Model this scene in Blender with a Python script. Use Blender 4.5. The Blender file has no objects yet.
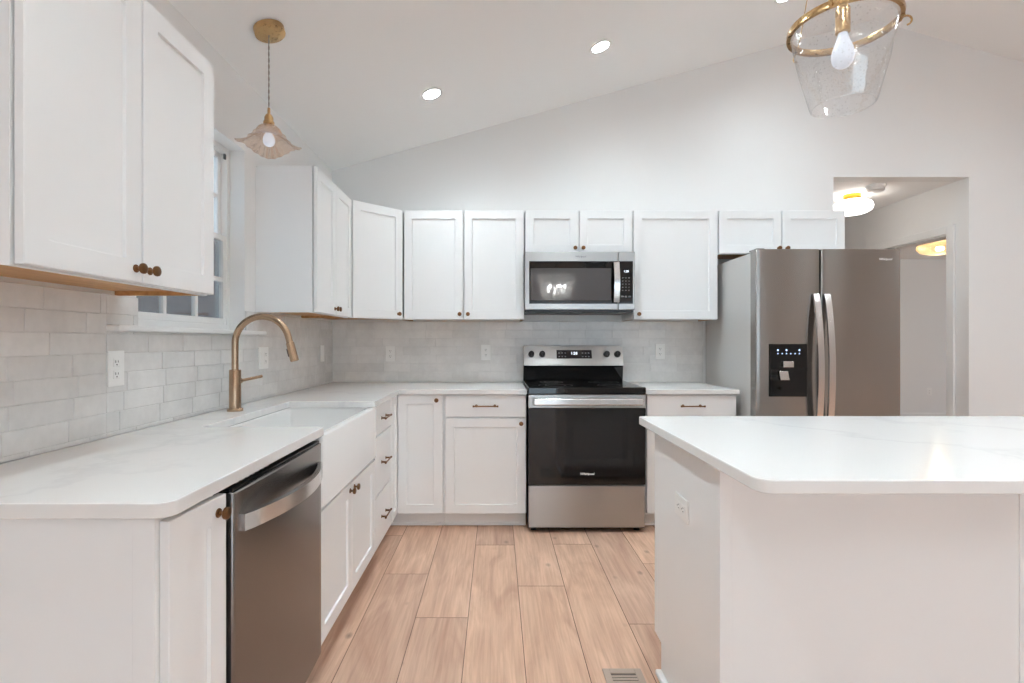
import bpy, bmesh, math, random
from mathutils import Vector, Matrix
S = 0.0254                     # the place is laid out in inches; meshes are written in metres
PI = math.pi
random.seed(7)
scene = bpy.context.scene
col = scene.collection

# ------------------------------------------------------------------ camera, world, exposure
H = 47.9
cam = bpy.data.cameras.new('camera')
cam.sensor_width = 36.0; cam.lens = 18.0
cam.shift_x = (512 - 496.5) / 1024; cam.shift_y = 0.0
cam.clip_start = 0.02; cam.clip_end = 200
camo = bpy.data.objects.new('camera', cam); col.objects.link(camo)
camo.location = (0, 0, H * S); camo.rotation_euler = (PI / 2, 0, 0)
scene.camera = camo
scene.view_settings.view_transform = 'Standard'
scene.view_settings.look = 'None'
scene.view_settings.gamma = 1.0
scene.view_settings.use_curve_mapping = False
scene.view_settings.exposure = 2.17
CAN = 118.0                    # recessed lamp lens emission
WARM = (0.81, 0.932, 1.0)
world = bpy.data.worlds.new('world'); scene.world = world
world.use_nodes = True
wt = world.node_tree; bg = wt.nodes['Background']
SKY = 0.95                     # open sky on the dining side, dusk towards the sink side
bg.inputs[0].default_value = (0.74, 0.885, 1.0, 1)
_tc = wt.nodes.new('ShaderNodeTexCoord'); _dp = wt.nodes.new('ShaderNodeVectorMath'); _dp.operation = 'DOT_PRODUCT'
_dp.inputs[1].default_value = (0.85, -0.53, 0.0)
_mr = wt.nodes.new('ShaderNodeMapRange'); _mr.interpolation_type = 'SMOOTHSTEP'
for _k, _v in (('From Min', -0.45), ('From Max', 0.30), ('To Min', 0.16), ('To Max', SKY)): _mr.inputs[_k].default_value = _v
wt.links.new(_tc.outputs['Generated'], _dp.inputs[0]); wt.links.new(_dp.outputs['Value'], _mr.inputs['Value'])
wt.links.new(_mr.outputs['Result'], bg.inputs[1])
cy = scene.cycles
cy.max_bounces = 14; cy.diffuse_bounces = 8; cy.glossy_bounces = 6; cy.transmission_bounces = 8
cy.transparent_max_bounces = 16; cy.sample_clamp_indirect = 4.0; cy.use_denoising = True
cy.caustics_reflective = False; cy.caustics_refractive = False

# ------------------------------------------------------------------ materials
def srgb(r, g, b):
    f = lambda c: (c / 12.92 if c <= 0.04045 else ((c + 0.055) / 1.055) ** 2.4)
    return (f(r / 255), f(g / 255), f(b / 255), 1)
class NT:
    def __init__(s, name):
        s.m = bpy.data.materials.new(name); s.m.use_nodes = True
        s.t = s.m.node_tree; s.b = s.t.nodes['Principled BSDF']; s.out = s.t.nodes['Material Output']
    def n(s, kind, **kw):
        nd = s.t.nodes.new(kind)
        for k, v in kw.items():
            if k.startswith('i_'):
                nd.inputs[k[2:].replace('_', ' ')].default_value = v
            else: setattr(nd, k, v)
        return nd
    def l(s, a, b): s.t.links.new(a, b)
def plain(name, c, rough=0.5, metal=0.0, bump=0.0, bscale=60, spec=0.5, coat=0.0):
    k = NT(name)
    k.b.inputs['Base Color'].default_value = c
    k.b.inputs['Roughness'].default_value = rough
    k.b.inputs['Metallic'].default_value = metal
    k.b.inputs['Specular IOR Level'].default_value = spec
    k.b.inputs['Coat Weight'].default_value = coat
    tc = k.n('ShaderNodeTexCoord')
    no = k.n('ShaderNodeTexNoise', i_Scale=bscale, i_Detail=3.0)
    k.l(tc.outputs['Object'], no.inputs['Vector'])
    mr = k.n('ShaderNodeMapRange'); mr.inputs['To Min'].default_value = max(0, rough - 0.04); mr.inputs['To Max'].default_value = min(1, rough + 0.04)
    k.l(no.outputs['Fac'], mr.inputs['Value']); k.l(mr.outputs['Result'], k.b.inputs['Roughness'])
    if bump:
        bp = k.n('ShaderNodeBump', i_Strength=bump, i_Distance=0.002)
        k.l(no.outputs['Fac'], bp.inputs['Height']); k.l(bp.outputs['Normal'], k.b.inputs['Normal'])
    return k.m
def emit(name, c, strength):
    k = NT(name); k.b.inputs['Base Color'].default_value = c
    k.b.inputs['Emission Color'].default_value = c; k.b.inputs['Emission Strength'].default_value = strength
    k.b.inputs['Roughness'].default_value = 0.4
    return k.m
def steel(name, c, rough, aniso=0.75, grain='H', metal=1.0):
    k = NT(name)
    k.b.inputs['Base Color'].default_value = c; k.b.inputs['Metallic'].default_value = metal
    k.b.inputs['Roughness'].default_value = rough
    k.b.inputs['Anisotropic'].default_value = aniso
    tg = k.n('ShaderNodeTangent', direction_type='RADIAL', axis='Z')
    k.l(tg.outputs['Tangent'], k.b.inputs['Tangent'])
    k.b.inputs['Anisotropic Rotation'].default_value = 0.25 if grain == 'H' else 0.0
    tc = k.n('ShaderNodeTexCoord'); mp = k.n('ShaderNodeMapping')
    mp.inputs['Scale'].default_value = (3, 3, 900) if grain == 'H' else (900, 900, 3)
    no = k.n('ShaderNodeTexNoise', i_Scale=1.0, i_Detail=2.0)
    k.l(tc.outputs['Object'], mp.inputs['Vector']); k.l(mp.outputs['Vector'], no.inputs['Vector'])
    mr = k.n('ShaderNodeMapRange'); mr.inputs['To Min'].default_value = rough - 0.004; mr.inputs['To Max'].default_value = rough + 0.006
    k.l(no.outputs['Fac'], mr.inputs['Value']); k.l(mr.outputs['Result'], k.b.inputs['Roughness'])
    return k.m
def thin_glass(name, tint, gloss=0.25, bump=0.0, bscale=40, rough=0.03, haze=0.0, hazec=(0.9, 0.9, 0.92, 1), bubbles=False):
    """a thin pane: what passes through is tinted, the rest mirrors by Fresnel, a little scatters"""
    k = NT(name); k.t.nodes.remove(k.b)
    tr = k.n('ShaderNodeBsdfTransparent'); tr.inputs['Color'].default_value = tint
    gl = k.n('ShaderNodeBsdfGlossy'); gl.inputs['Roughness'].default_value = rough
    df = k.n('ShaderNodeBsdfTranslucent'); df.inputs['Color'].default_value = hazec
    df2 = k.n('ShaderNodeBsdfDiffuse'); df2.inputs['Color'].default_value = hazec
    dm = k.n('ShaderNodeMixShader'); dm.inputs[0].default_value = 0.5
    k.l(df.outputs[0], dm.inputs[1]); k.l(df2.outputs[0], dm.inputs[2])
    ge = k.n('ShaderNodeNewGeometry')                # Schlick on |N.I|, the same from both sides of the pane
    fr = k.n('ShaderNodeVectorMath', operation='DOT_PRODUCT')
    k.l(ge.outputs['Incoming'], fr.inputs[0]); k.l(ge.outputs['Normal'], fr.inputs[1])
    ab = k.n('ShaderNodeMath', operation='ABSOLUTE'); k.l(fr.outputs['Value'], ab.inputs[0])
    om = k.n('ShaderNodeMath', operation='SUBTRACT'); om.inputs[0].default_value = 1.0; k.l(ab.outputs[0], om.inputs[1]); om.use_clamp = True
    pw = k.n('ShaderNodeMath', operation='POWER'); pw.inputs[1].default_value = 5.0; k.l(om.outputs[0], pw.inputs[0])
    mu = k.n('ShaderNodeMath', operation='MULTIPLY_ADD'); mu.inputs[1].default_value = 0.9; mu.inputs[2].default_value = 0.04 + gloss * 0.1
    mu.use_clamp = True
    k.l(pw.outputs[0], mu.inputs[0])
    m1 = k.n('ShaderNodeMixShader'); m2 = k.n('ShaderNodeMixShader')
    k.l(tr.outputs[0], m1.inputs[1]); k.l(dm.outputs[0], m1.inputs[2]); m1.inputs[0].default_value = haze
    k.l(mu.outputs[0], m2.inputs[0]); k.l(m1.outputs[0], m2.inputs[1]); k.l(gl.outputs[0], m2.inputs[2])
    k.l(m2.outputs[0], k.out.inputs['Surface'])
    if bump or bubbles:
        tc = k.n('ShaderNodeTexCoord')
        no = k.n('ShaderNodeTexNoise', i_Scale=bscale, i_Detail=2.0)
        k.l(tc.outputs['Object'], no.inputs['Vector'])
        bp = k.n('ShaderNodeBump', i_Strength=bump, i_Distance=0.004)
        k.l(no.outputs['Fac'], bp.inputs['Height'])
        for x in (gl, df2): k.l(bp.outputs['Normal'], x.inputs['Normal'])
        k.l(bp.outputs['Normal'], fr.inputs[1])
        if bubbles:
            vo = k.n('ShaderNodeTexVoronoi', i_Scale=95.0)
            k.l(tc.outputs['Object'], vo.inputs['Vector'])
            mr = k.n('ShaderNodeMapRange'); mr.inputs['From Min'].default_value = 0.10; mr.inputs['From Max'].default_value = 0.26
            mr.inputs['To Min'].default_value = haze + 0.22; mr.inputs['To Max'].default_value = haze
            k.l(vo.outputs['Distance'], mr.inputs['Value']); k.l(mr.outputs['Result'], m1.inputs[0])
    return k.m

def mat_quartz():
    k = NT('white_quartz')
    tc = k.n('ShaderNodeTexCoord')
    no = k.n('ShaderNodeTexNoise', i_Scale=1.3, i_Detail=6.0, i_Roughness=0.65)
    k.l(tc.outputs['Object'], no.inputs['Vector'])
    mx = k.n('ShaderNodeMixRGB', blend_type='ADD'); mx.inputs[0].default_value = 0.9
    k.l(tc.outputs['Object'], mx.inputs[1]); k.l(no.outputs['Color'], mx.inputs[2])
    n2 = k.n('ShaderNodeTexNoise', i_Scale=1.1, i_Detail=4.0)
    k.l(mx.outputs[0], n2.inputs['Vector'])
    sb = k.n('ShaderNodeMath', operation='SUBTRACT'); sb.inputs[1].default_value = 0.5
    k.l(n2.outputs['Fac'], sb.inputs[0])
    ab = k.n('ShaderNodeMath', operation='ABSOLUTE'); k.l(sb.outputs[0], ab.inputs[0])
    cr = k.n('ShaderNodeValToRGB')
    cr.color_ramp.elements[0].position = 0.0; cr.color_ramp.elements[0].color = srgb(223, 222, 221)
    cr.color_ramp.elements[1].position = 0.03; cr.color_ramp.elements[1].color = srgb(231, 230, 228)
    k.l(ab.outputs[0], cr.inputs['Fac']); k.l(cr.outputs['Color'], k.b.inputs['Base Color'])
    k.b.inputs['Roughness'].default_value = 0.13
    return k.m
def mat_floor():
    k = NT('light_oak_planks')
    at = k.n('ShaderNodeAttribute', attribute_name='tone')
    tc = k.n('ShaderNodeTexCoord')
    cm = k.n('ShaderNodeCombineXYZ')
    m7 = k.n('ShaderNodeMath', operation='MULTIPLY'); m7.inputs[1].default_value = 37.0
    k.l(at.outputs['Fac'], m7.inputs[0]); k.l(m7.outputs[0], cm.inputs['X']); k.l(m7.outputs[0], cm.inputs['Y'])
    ad = k.n('ShaderNodeVectorMath', operation='ADD')
    k.l(tc.outputs['Object'], ad.inputs[0]); k.l(cm.outputs[0], ad.inputs[1])
    mp = k.n('ShaderNodeMapping'); mp.inputs['Scale'].default_value = (75, 2.6, 1)
    k.l(ad.outputs[0], mp.inputs['Vector'])
    n1 = k.n('ShaderNodeTexNoise', i_Scale=1.0, i_Detail=6.0, i_Roughness=0.6, i_Distortion=0.6)
    k.l(mp.outputs[0], n1.inputs['Vector'])
    mp2 = k.n('ShaderNodeMapping'); mp2.inputs['Scale'].default_value = (9, 1.7, 1)
    k.l(ad.outputs[0], mp2.inputs['Vector'])
    n2 = k.n('ShaderNodeTexNoise', i_Scale=1.0, i_Detail=4.0, i_Distortion=1.4)
    k.l(mp2.outputs[0], n2.inputs['Vector'])
    c1 = k.n('ShaderNodeValToRGB')
    e = c1.color_ramp.elements
    e[0].position = 0.28; e[0].color = srgb(192, 153, 130)
    e[1].position = 0.72; e[1].color = srgb(228, 193, 169)
    k.l(n2.outputs['Fac'], c1.inputs['Fac'])
    c2 = k.n('ShaderNodeValToRGB')
    e = c2.color_ramp.elements
    e[0].position = 0.34; e[0].color = (0.76, 0.73, 0.71, 1); e[1].position = 0.62; e[1].color = (1, 1, 1, 1)
    k.l(n1.outputs['Fac'], c2.inputs['Fac'])
    mx = k.n('ShaderNodeMixRGB', blend_type='MULTIPLY'); mx.inputs[0].default_value = 0.75
    k.l(c1.outputs[0], mx.inputs[1]); k.l(c2.outputs[0], mx.inputs[2])
    # tone of each plank
    c3 = k.n('ShaderNodeValToRGB')
    e = c3.color_ramp.elements
    e[0].color = (0.86, 0.84, 0.84, 1); e[1].color = (1.06, 1.04, 1.0, 1)
    k.l(at.outputs['Fac'], c3.inputs['Fac'])
    m2 = k.n('ShaderNodeMixRGB', blend_type='MULTIPLY'); m2.inputs[0].default_value = 1.0
    k.l(mx.outputs[0], m2.inputs[1]); k.l(c3.outputs[0], m2.inputs[2])
    # knots
    mp3 = k.n('ShaderNodeMapping'); mp3.inputs['Scale'].default_value = (5.5, 3.4, 1)
    k.l(ad.outputs[0], mp3.inputs['Vector'])
    vo = k.n('ShaderNodeTexVoronoi', i_Scale=1.0); k.l(mp3.outputs[0], vo.inputs['Vector'])
    mr = k.n('ShaderNodeMapRange'); mr.inputs['From Min'].default_value = 0.02; mr.inputs['From Max'].default_value = 0.10
    mr.inputs['To Min'].default_value = 0.5; mr.inputs['To Max'].default_value = 1.0
    k.l(vo.outputs['Distance'], mr.inputs['Value'])
    m3 = k.n('ShaderNodeMixRGB', blend_type='MULTIPLY'); m3.inputs[0].default_value = 1.0
    k.l(m2.outputs[0], m3.inputs[1]); k.l(mr.outputs['Result'], m3.inputs[2])
    k.l(m3.outputs[0], k.b.inputs['Base Color'])
    k.b.inputs['Roughness'].default_value = 0.45
    bp = k.n('ShaderNodeBump', i_Strength=0.12, i_Distance=0.001)
    k.l(n1.outputs['Fac'], bp.inputs['Height']); k.l(bp.outputs['Normal'], k.b.inputs['Normal'])
    return k.m
def mat_tile():
    k = NT('grey_glazed_tile')
    at = k.n('ShaderNodeAttribute', attribute_name='tone')
    tc = k.n('ShaderNodeTexCoord')
    no = k.n('ShaderNodeTexNoise', i_Scale=9.0, i_Detail=5.0, i_Roughness=0.6)
    k.l(tc.outputs['Object'], no.inputs['Vector'])
    n3 = k.n('ShaderNodeTexNoise', i_Scale=42.0, i_Detail=4.0)
    k.l(tc.outputs['Object'], n3.inputs['Vector'])
    mu = k.n('ShaderNodeMath', operation='MULTIPLY_ADD'); mu.inputs[1].default_value = 0.22
    k.l(at.outputs['Fac'], mu.inputs[0])
    m2 = k.n('ShaderNodeMath', operation='MULTIPLY_ADD'); m2.inputs[1].default_value = 0.75
    k.l(no.outputs['Fac'], m2.inputs[0])
    m3 = k.n('ShaderNodeMath', operation='MULTIPLY'); m3.inputs[1].default_value = 0.2; k.l(n3.outputs['Fac'], m3.inputs[0])
    k.l(m3.outputs[0], m2.inputs[2]); k.l(m2.outputs[0], mu.inputs[2])
    cr = k.n('ShaderNodeValToRGB')
    e = cr.color_ramp.elements
    e[0].position = 0.25; e[0].color = srgb(210, 209, 207); e[1].position = 0.85; e[1].color = srgb(239, 238, 236)
    k.l(mu.outputs[0], cr.inputs['Fac']); k.l(cr.outputs[0], k.b.inputs['Base Color'])
    k.b.inputs['Roughness'].default_value = 0.22
    n2 = k.n('ShaderNodeTexNoise', i_Scale=26.0, i_Detail=3.0); k.l(tc.outputs['Object'], n2.inputs['Vector'])
    bp = k.n('ShaderNodeBump', i_Strength=0.35, i_Distance=0.004)
    k.l(n2.outputs['Fac'], bp.inputs['Height']); k.l(bp.outputs['Normal'], k.b.inputs['Normal'])
    return k.m
def mat_wood(name, c0, c1):
    k = NT(name)
    tc = k.n('ShaderNodeTexCoord'); mp = k.n('ShaderNodeMapping'); mp.inputs['Scale'].default_value = (4, 60, 60)
    k.l(tc.outputs['Object'], mp.inputs['Vector'])
    no = k.n('ShaderNodeTexNoise', i_Scale=1.0, i_Detail=4.0); k.l(mp.outputs[0], no.inputs['Vector'])
    cr = k.n('ShaderNodeValToRGB'); e = cr.color_ramp.elements
    e[0].position = 0.3; e[0].color = c0; e[1].position = 0.7; e[1].color = c1
    k.l(no.outputs['Fac'], cr.inputs['Fac']); k.l(cr.outputs[0], k.b.inputs['Base Color'])
    k.b.inputs['Roughness'].default_value = 0.45
    return k.m

M = {}
M['wall'] = plain('white_wall_paint', srgb(236, 236, 235), 0.7, bump=0.05, bscale=220)
M['ceil'] = plain('white_ceiling_paint', srgb(246, 246, 245), 0.8, bump=0.05, bscale=200)
M['cab'] = plain('white_cabinet_lacquer', srgb(238, 239, 239), 0.35, bscale=30)
M['trim'] = plain('white_trim_paint', srgb(238, 238, 237), 0.4)
M['quartz'] = mat_quartz()
M['fireclay'] = plain('white_fireclay_glaze', srgb(238, 238, 237), 0.12, bscale=8)
M['floor'] = mat_floor()
M['sub'] = plain('dark_floor_joint', srgb(96, 76, 62), 0.8)
M['tile'] = mat_tile()
M['grout'] = plain('pale_grout', srgb(220, 219, 217), 0.85)
M['maple'] = mat_wood('maple_underside', srgb(178, 128, 76), srgb(206, 158, 104))
M['brass'] = plain('brushed_brass', srgb(196, 162, 116), 0.28, 1.0)
M['bronze'] = plain('aged_bronze', srgb(126, 92, 64), 0.32, 1.0)
M['champ'] = steel('champagne_bronze', srgb(180, 152, 126), 0.26, 0.5, 'V')
M['steel'] = steel('brushed_stainless', srgb(178, 177, 175), 0.30)
M['steel_bright'] = steel('bright_stainless', srgb(223, 222, 221), 0.22, 0.5)
M['steel_dark'] = steel('warm_dark_stainless', srgb(163, 160, 157), 0.27, 0.95)
M['steel_washer'] = steel('dark_dishwasher_stainless', srgb(134, 129, 126), 0.26, 0.8)
M['fridge_side'] = plain('grey_painted_steel', srgb(196, 195, 193), 0.35, 0.1)
M['black_glass'] = plain('black_glass', srgb(14, 14, 15), 0.06, spec=0.6)
M['black_window'] = plain('smoked_oven_glass', srgb(26, 26, 28), 0.05, spec=0.6)
M['mw_window'] = plain('smoked_microwave_glass', srgb(70, 71, 74), 0.0, spec=0.5)
M['mw_window'].node_tree.nodes['Principled BSDF'].inputs['IOR'].default_value = 1.9
M['black'] = plain('black_plastic', srgb(24, 24, 26), 0.35)
M['dark'] = plain('dark_grey_metal', srgb(60, 60, 62), 0.4)
M['plate'] = plain('white_plastic', srgb(242, 242, 240), 0.35)
M['slot'] = plain('shadow_grey_slot', srgb(90, 90, 90), 0.6)
M['register'] = plain('taupe_register', srgb(178, 160, 146), 0.45, 0.2)
M['logo'] = plain('silver_lettering', srgb(245, 245, 245), 0.4)
M['logo_dark'] = plain('grey_lettering', srgb(110, 110, 112), 0.4, 0.2)
M['cord'] = plain('grey_twisted_cord', srgb(150, 142, 132), 0.7)
def lens(name, c, strength, power):
    """a downlight lens: brightest straight down, falling off towards the side as its reflector does"""
    k = NT(name); k.b.inputs['Base Color'].default_value = (0.9, 0.9, 0.9, 1); k.b.inputs['Emission Color'].default_value = c
    ge = k.n('ShaderNodeNewGeometry'); dp = k.n('ShaderNodeVectorMath', operation='DOT_PRODUCT')
    k.l(ge.outputs['Incoming'], dp.inputs[0]); k.l(ge.outputs['Normal'], dp.inputs[1])
    ab = k.n('ShaderNodeMath', operation='ABSOLUTE'); k.l(dp.outputs['Value'], ab.inputs[0])
    pw = k.n('ShaderNodeMath', operation='POWER'); pw.inputs[1].default_value = power; k.l(ab.outputs[0], pw.inputs[0])
    mu = k.n('ShaderNodeMath', operation='MULTIPLY'); mu.inputs[1].default_value = strength; k.l(pw.outputs[0], mu.inputs[0])
    k.l(mu.outputs[0], k.b.inputs['Emission Strength'])
    return k.m
M['can'] = lens('recessed_lamp_lens', (*WARM, 1), CAN, 2.0)
M['bulb_cool'] = emit('frosted_bulb', (0.86, 0.90, 1.0, 1), 0.10)
M['bulb_cool'].node_tree.nodes['Principled BSDF'].inputs['Base Color'].default_value = (0.5, 0.52, 0.56, 1)
M['bulb_warm'] = emit('warm_bulb', (0.92, 0.97, 1.0, 1), 26)
M['opal'] = emit('lit_opal_glass', (1.0, 0.96, 0.9, 1), 0.95)
M['amber_lit'] = thin_glass('pleated_amber_glass', (1.0, 0.86, 0.62, 1), 0.5, haze=0.25, hazec=(1.0, 0.8, 0.5, 1), rough=0.1)
M['bulb_room'] = emit('warm_white_diffuser', (1.0, 0.93, 0.84, 1), 34)
M['gold'] = plain('polished_gold', srgb(220, 178, 70), 0.2, 1.0)
M['amber'] = thin_glass('peach_fluted_glass', (0.97, 0.86, 0.765, 1), 1.8, haze=0.12, hazec=srgb(255, 222, 200), rough=0.05)
M['seeded'] = thin_glass('clear_seeded_glass', (0.99, 0.995, 1.0, 1), 0.9, bump=0.5, bscale=45, haze=0.03, hazec=(0.97, 0.98, 1.0, 1), rough=0.05, bubbles=True)
M['pane'] = thin_glass('window_glass', (0.93, 0.95, 0.96, 1), 0.2)
M['crystal'] = thin_glass('crystal_block', (0.9, 0.88, 0.85, 1), 1.2, haze=0.7, hazec=(0.97, 0.94, 0.9, 1))
M['blue'] = emit('blue_display_light', (0.45, 0.62, 1.0, 1), 0.5)
M['white_led'] = emit('white_display_light', (0.8, 0.88, 1.0, 1), 0.35)
M['display'] = plain('display_black', srgb(16, 18, 30), 0.12)
M['key'] = plain('grey_key_print', srgb(140, 142, 146), 0.5)
M['siding'] = plain('grey_house_siding', srgb(112, 101, 100), 0.8)
M['roofing'] = plain('dark_roof_shingle', srgb(165, 164, 166), 0.9)

# ------------------------------------------------------------------ mesh building
class B:
    def __init__(s): s.bm = bmesh.new(); s.k = 0; s.tl = None
    def _new(s, before):
        fs = [f for f in s.bm.faces if f not in before]
        return fs
    def box(s, x0, y0, z0, x1, y1, z1, bev=0.0, seg=2, k=None, fm=None):
        k = s.k if k is None else k
        x0, x1 = min(x0, x1), max(x0, x1); y0, y1 = min(y0, y1), max(y0, y1); z0, z1 = min(z0, z1), max(z0, z1)
        t = bmesh.new()
        v = [t.verts.new((x * S, y * S, z * S)) for x in (x0, x1) for y in (y0, y1) for z in (z0, z1)]
        for q, tag in (((0, 1, 3, 2), '-x'), ((4, 6, 7, 5), '+x'), ((0, 4, 5, 1), '-y'), ((2, 3, 7, 6), '+y'), ((0, 2, 6, 4), '-z'), ((1, 5, 7, 3), '+z')):
            f = t.faces.new([v[i] for i in q]); f.material_index = (fm or {}).get(tag, k)
        if bev: bmesh.ops.bevel(t, geom=list(t.edges), offset=bev * S, segments=seg, profile=0.5, affect='EDGES')
        s.merge(t, smooth=False); return s
    def merge(s, t, mat=None, smooth=True):
        for f in t.faces if smooth is not None else (): f.smooth = smooth
        if mat is not None: bmesh.ops.transform(t, matrix=mat, verts=t.verts)
        me = bpy.data.meshes.new('tmp'); t.to_mesh(me); t.free()
        s.bm.from_mesh(me); bpy.data.meshes.remove(me)
    def prism(s, poly, a0, a1, axis='z', bev=0.0, k=None, seg=2):
        """poly of 2-D points, extruded along axis ('z': XY, 'y': XZ, 'x': YZ)"""
        k = s.k if k is None else k
        t = bmesh.new()
        P = {'z': lambda p, a: (p[0], p[1], a), 'y': lambda p, a: (p[0], a, p[1]), 'x': lambda p, a: (a, p[0], p[1])}[axis]
        lo = [t.verts.new([c * S for c in P(p, a0)]) for p in poly]
        hi = [t.verts.new([c * S for c in P(p, a1)]) for p in poly]
        n = len(poly)
        t.faces.new(lo); t.faces.new(hi[::-1])
        for i in range(n):
            t.faces.new((lo[i], hi[i], hi[(i + 1) % n], lo[(i + 1) % n]))
        for f in t.faces: f.material_index = k
        bmesh.ops.recalc_face_normals(t, faces=t.faces)
        if bev: bmesh.ops.bevel(t, geom=list(t.edges), offset=bev * S, segments=seg, profile=0.5, affect='EDGES')
        s.merge(t, smooth=False); return s
    def lathe(s, prof, c=(0, 0, 0), axis='z', seg=24, k=None, mat=None, closed=False):
        """profile of (radius, height) turned about axis; ends close where radius is 0"""
        k = s.k if k is None else k
        t = bmesh.new(); rings = []
        for r, h in prof:
            if r <= 1e-6: rings.append([t.verts.new((0, 0, h * S))])
            else: rings.append([t.verts.new((r * S * math.cos(2 * PI * i / seg), r * S * math.sin(2 * PI * i / seg), h * S)) for i in range(seg)])
        pairs = list(zip(rings, rings[1:]))
        if closed: pairs.append((rings[-1], rings[0]))
        for a, b in pairs:
            for i in range(seg):
                j = (i + 1) % seg
                if len(a) == 1 and len(b) == 1: continue
                if len(a) == 1: t.faces.new((a[0], b[j], b[i]))
                elif len(b) == 1: t.faces.new((a[i], a[j], b[0]))
                else: t.faces.new((a[i], a[j], b[j], b[i]))
        for f in t.faces: f.material_index = k
        bmesh.ops.recalc_face_normals(t, faces=t.faces)
        R = {'z': Matrix(), '-z': Matrix.Rotation(PI, 4, 'X'), '-y': Matrix.Rotation(PI / 2, 4, 'X'), 'y': Matrix.Rotation(-PI / 2, 4, 'X'),
             'x': Matrix.Rotation(PI / 2, 4, 'Y')}[axis] if mat is None else mat
        s.merge(t, Matrix.Translation(Vector(c) * S) @ R); return s
    def tube(s, pts, r, seg=12, k=None, caps=True, flat=None):
        """round bar through points; r one radius or one each; flat=(ru, rv) gives an oval section"""
        k = s.k if k is None else k
        P = [Vector(p) for p in pts]; n = len(P)
        R = r if isinstance(r, (list, tuple)) else [r] * n
        t = bmesh.new(); rings = []; up = None
        for i in range(n):
            d = (P[min(i + 1, n - 1)] - P[max(i - 1, 0)]).normalized()
            if up is None:
                up = Vector((0, 0, 1)) if abs(d.z) < 0.9 else Vector((1, 0, 0))
            u = (up - d * up.dot(d)).normalized(); v = d.cross(u); up = u
            a, b = (R[i], R[i]) if flat is None else flat
            rings.append([t.verts.new((P[i] + u * (a * math.cos(2 * PI * j / seg)) + v * (b * math.sin(2 * PI * j / seg))) * S) for j in range(seg)])
        for a, b in zip(rings, rings[1:]):
            for j in range(seg): t.faces.new((a[j], a[(j + 1) % seg], b[(j + 1) % seg], b[j]))
        if caps: t.faces.new(rings[0][::-1]); t.faces.new(rings[-1])
        for f in t.faces: f.material_index = k
        bmesh.ops.recalc_face_normals(t, faces=t.faces)
        s.merge(t); return s
    def strip(s, sec, path_fn, n, k=None):
        """rectangular section swept: path_fn(u) -> list of 4 corner points"""
        k = s.k if k is None else k
        t = bmesh.new(); rings = [[t.verts.new(Vector(p) * S) for p in path_fn(i / (n - 1))] for i in range(n)]
        for a, b in zip(rings, rings[1:]):
            for j in range(4): t.faces.new((a[j], a[(j + 1) % 4], b[(j + 1) % 4], b[j]))
        t.faces.new(rings[0][::-1]); t.faces.new(rings[-1])
        for f in t.faces: f.material_index = k
        bmesh.ops.recalc_face_normals(t, faces=t.faces)
        s.merge(t); return s
    def shaker(s, x0, z0, x1, z1, yf, th=0.75, rail=2.25, rec=0.32, k=None):
        """shaker door in the XZ plane, front facing -Y at y = yf"""
        k = s.k if k is None else k
        t = bmesh.new(); c = 0.07; sl = 0.09
        def ring(i, y): return [t.verts.new((x * S, y * S, z * S)) for x, z in ((x0 + i, z0 + i), (x1 - i, z0 + i), (x1 - i, z1 - i), (x0 + i, z1 - i))]
        R = [ring(0, yf + th), ring(0, yf + c), ring(c, yf), ring(rail, yf), ring(rail + sl, yf + rec)]
        for a, b in zip(R, R[1:]):
            for j in range(4): t.faces.new((a[j], a[(j + 1) % 4], b[(j + 1) % 4], b[j]))
        t.faces.new(R[-1]); t.faces.new(R[0][::-1])
        for f in t.faces: f.material_index = k
        bmesh.ops.recalc_face_normals(t, faces=t.faces)
        s.merge(t, smooth=False); return s
    def crowned(s, x0, x1, z0, z1, yb, crown=0.35, edge=0.35, k=None):
        """an appliance door whose front bows gently outwards, with rounded side edges"""
        k = s.k if k is None else k
        n = 20; fr = [(x0, edge)] + [(x0 + edge * (1 - math.cos(q)), edge * (1 - math.sin(q))) for q in (0.4, 0.8, 1.2)]
        fr += [(x0 + edge + (x1 - x0 - 2 * edge) * i / n, -crown * (1 - (2 * i / n - 1) ** 2)) for i in range(n + 1)]
        fr += [(x1 - edge * (1 - math.cos(q)), edge * (1 - math.sin(q))) for q in (1.2, 0.8, 0.4)] + [(x1, edge)]
        t = bmesh.new(); c = 0.12
        rings = [[t.verts.new((x * S, (y + o) * S, z * S)) for x, y in fr] for z, o in ((z0, c), (z0 + c, 0), (z1 - c, 0), (z1, c))]
        bk = [[t.verts.new((x * S, yb * S, z * S)) for x in (x0, x1)] for z in (z0, z1)]
        for i, (a, b2) in enumerate(zip(rings, rings[1:])):
            for j in range(len(fr) - 1):
                f = t.faces.new((a[j], a[j + 1], b2[j + 1], b2[j])); f.smooth = True
        t.faces.new(rings[0] + [bk[0][1], bk[0][0]]); t.faces.new(rings[-1] + [bk[1][1], bk[1][0]])
        t.faces.new([r[0] for r in rings] + [bk[1][0], bk[0][0]]); t.faces.new([r[-1] for r in rings] + [bk[1][1], bk[0][1]])
        t.faces.new((bk[0][0], bk[0][1], bk[1][1], bk[1][0]))
        for f in t.faces: f.material_index = k
        bmesh.ops.recalc_face_normals(t, faces=t.faces)
        s.merge(t, smooth=None); return s
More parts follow.
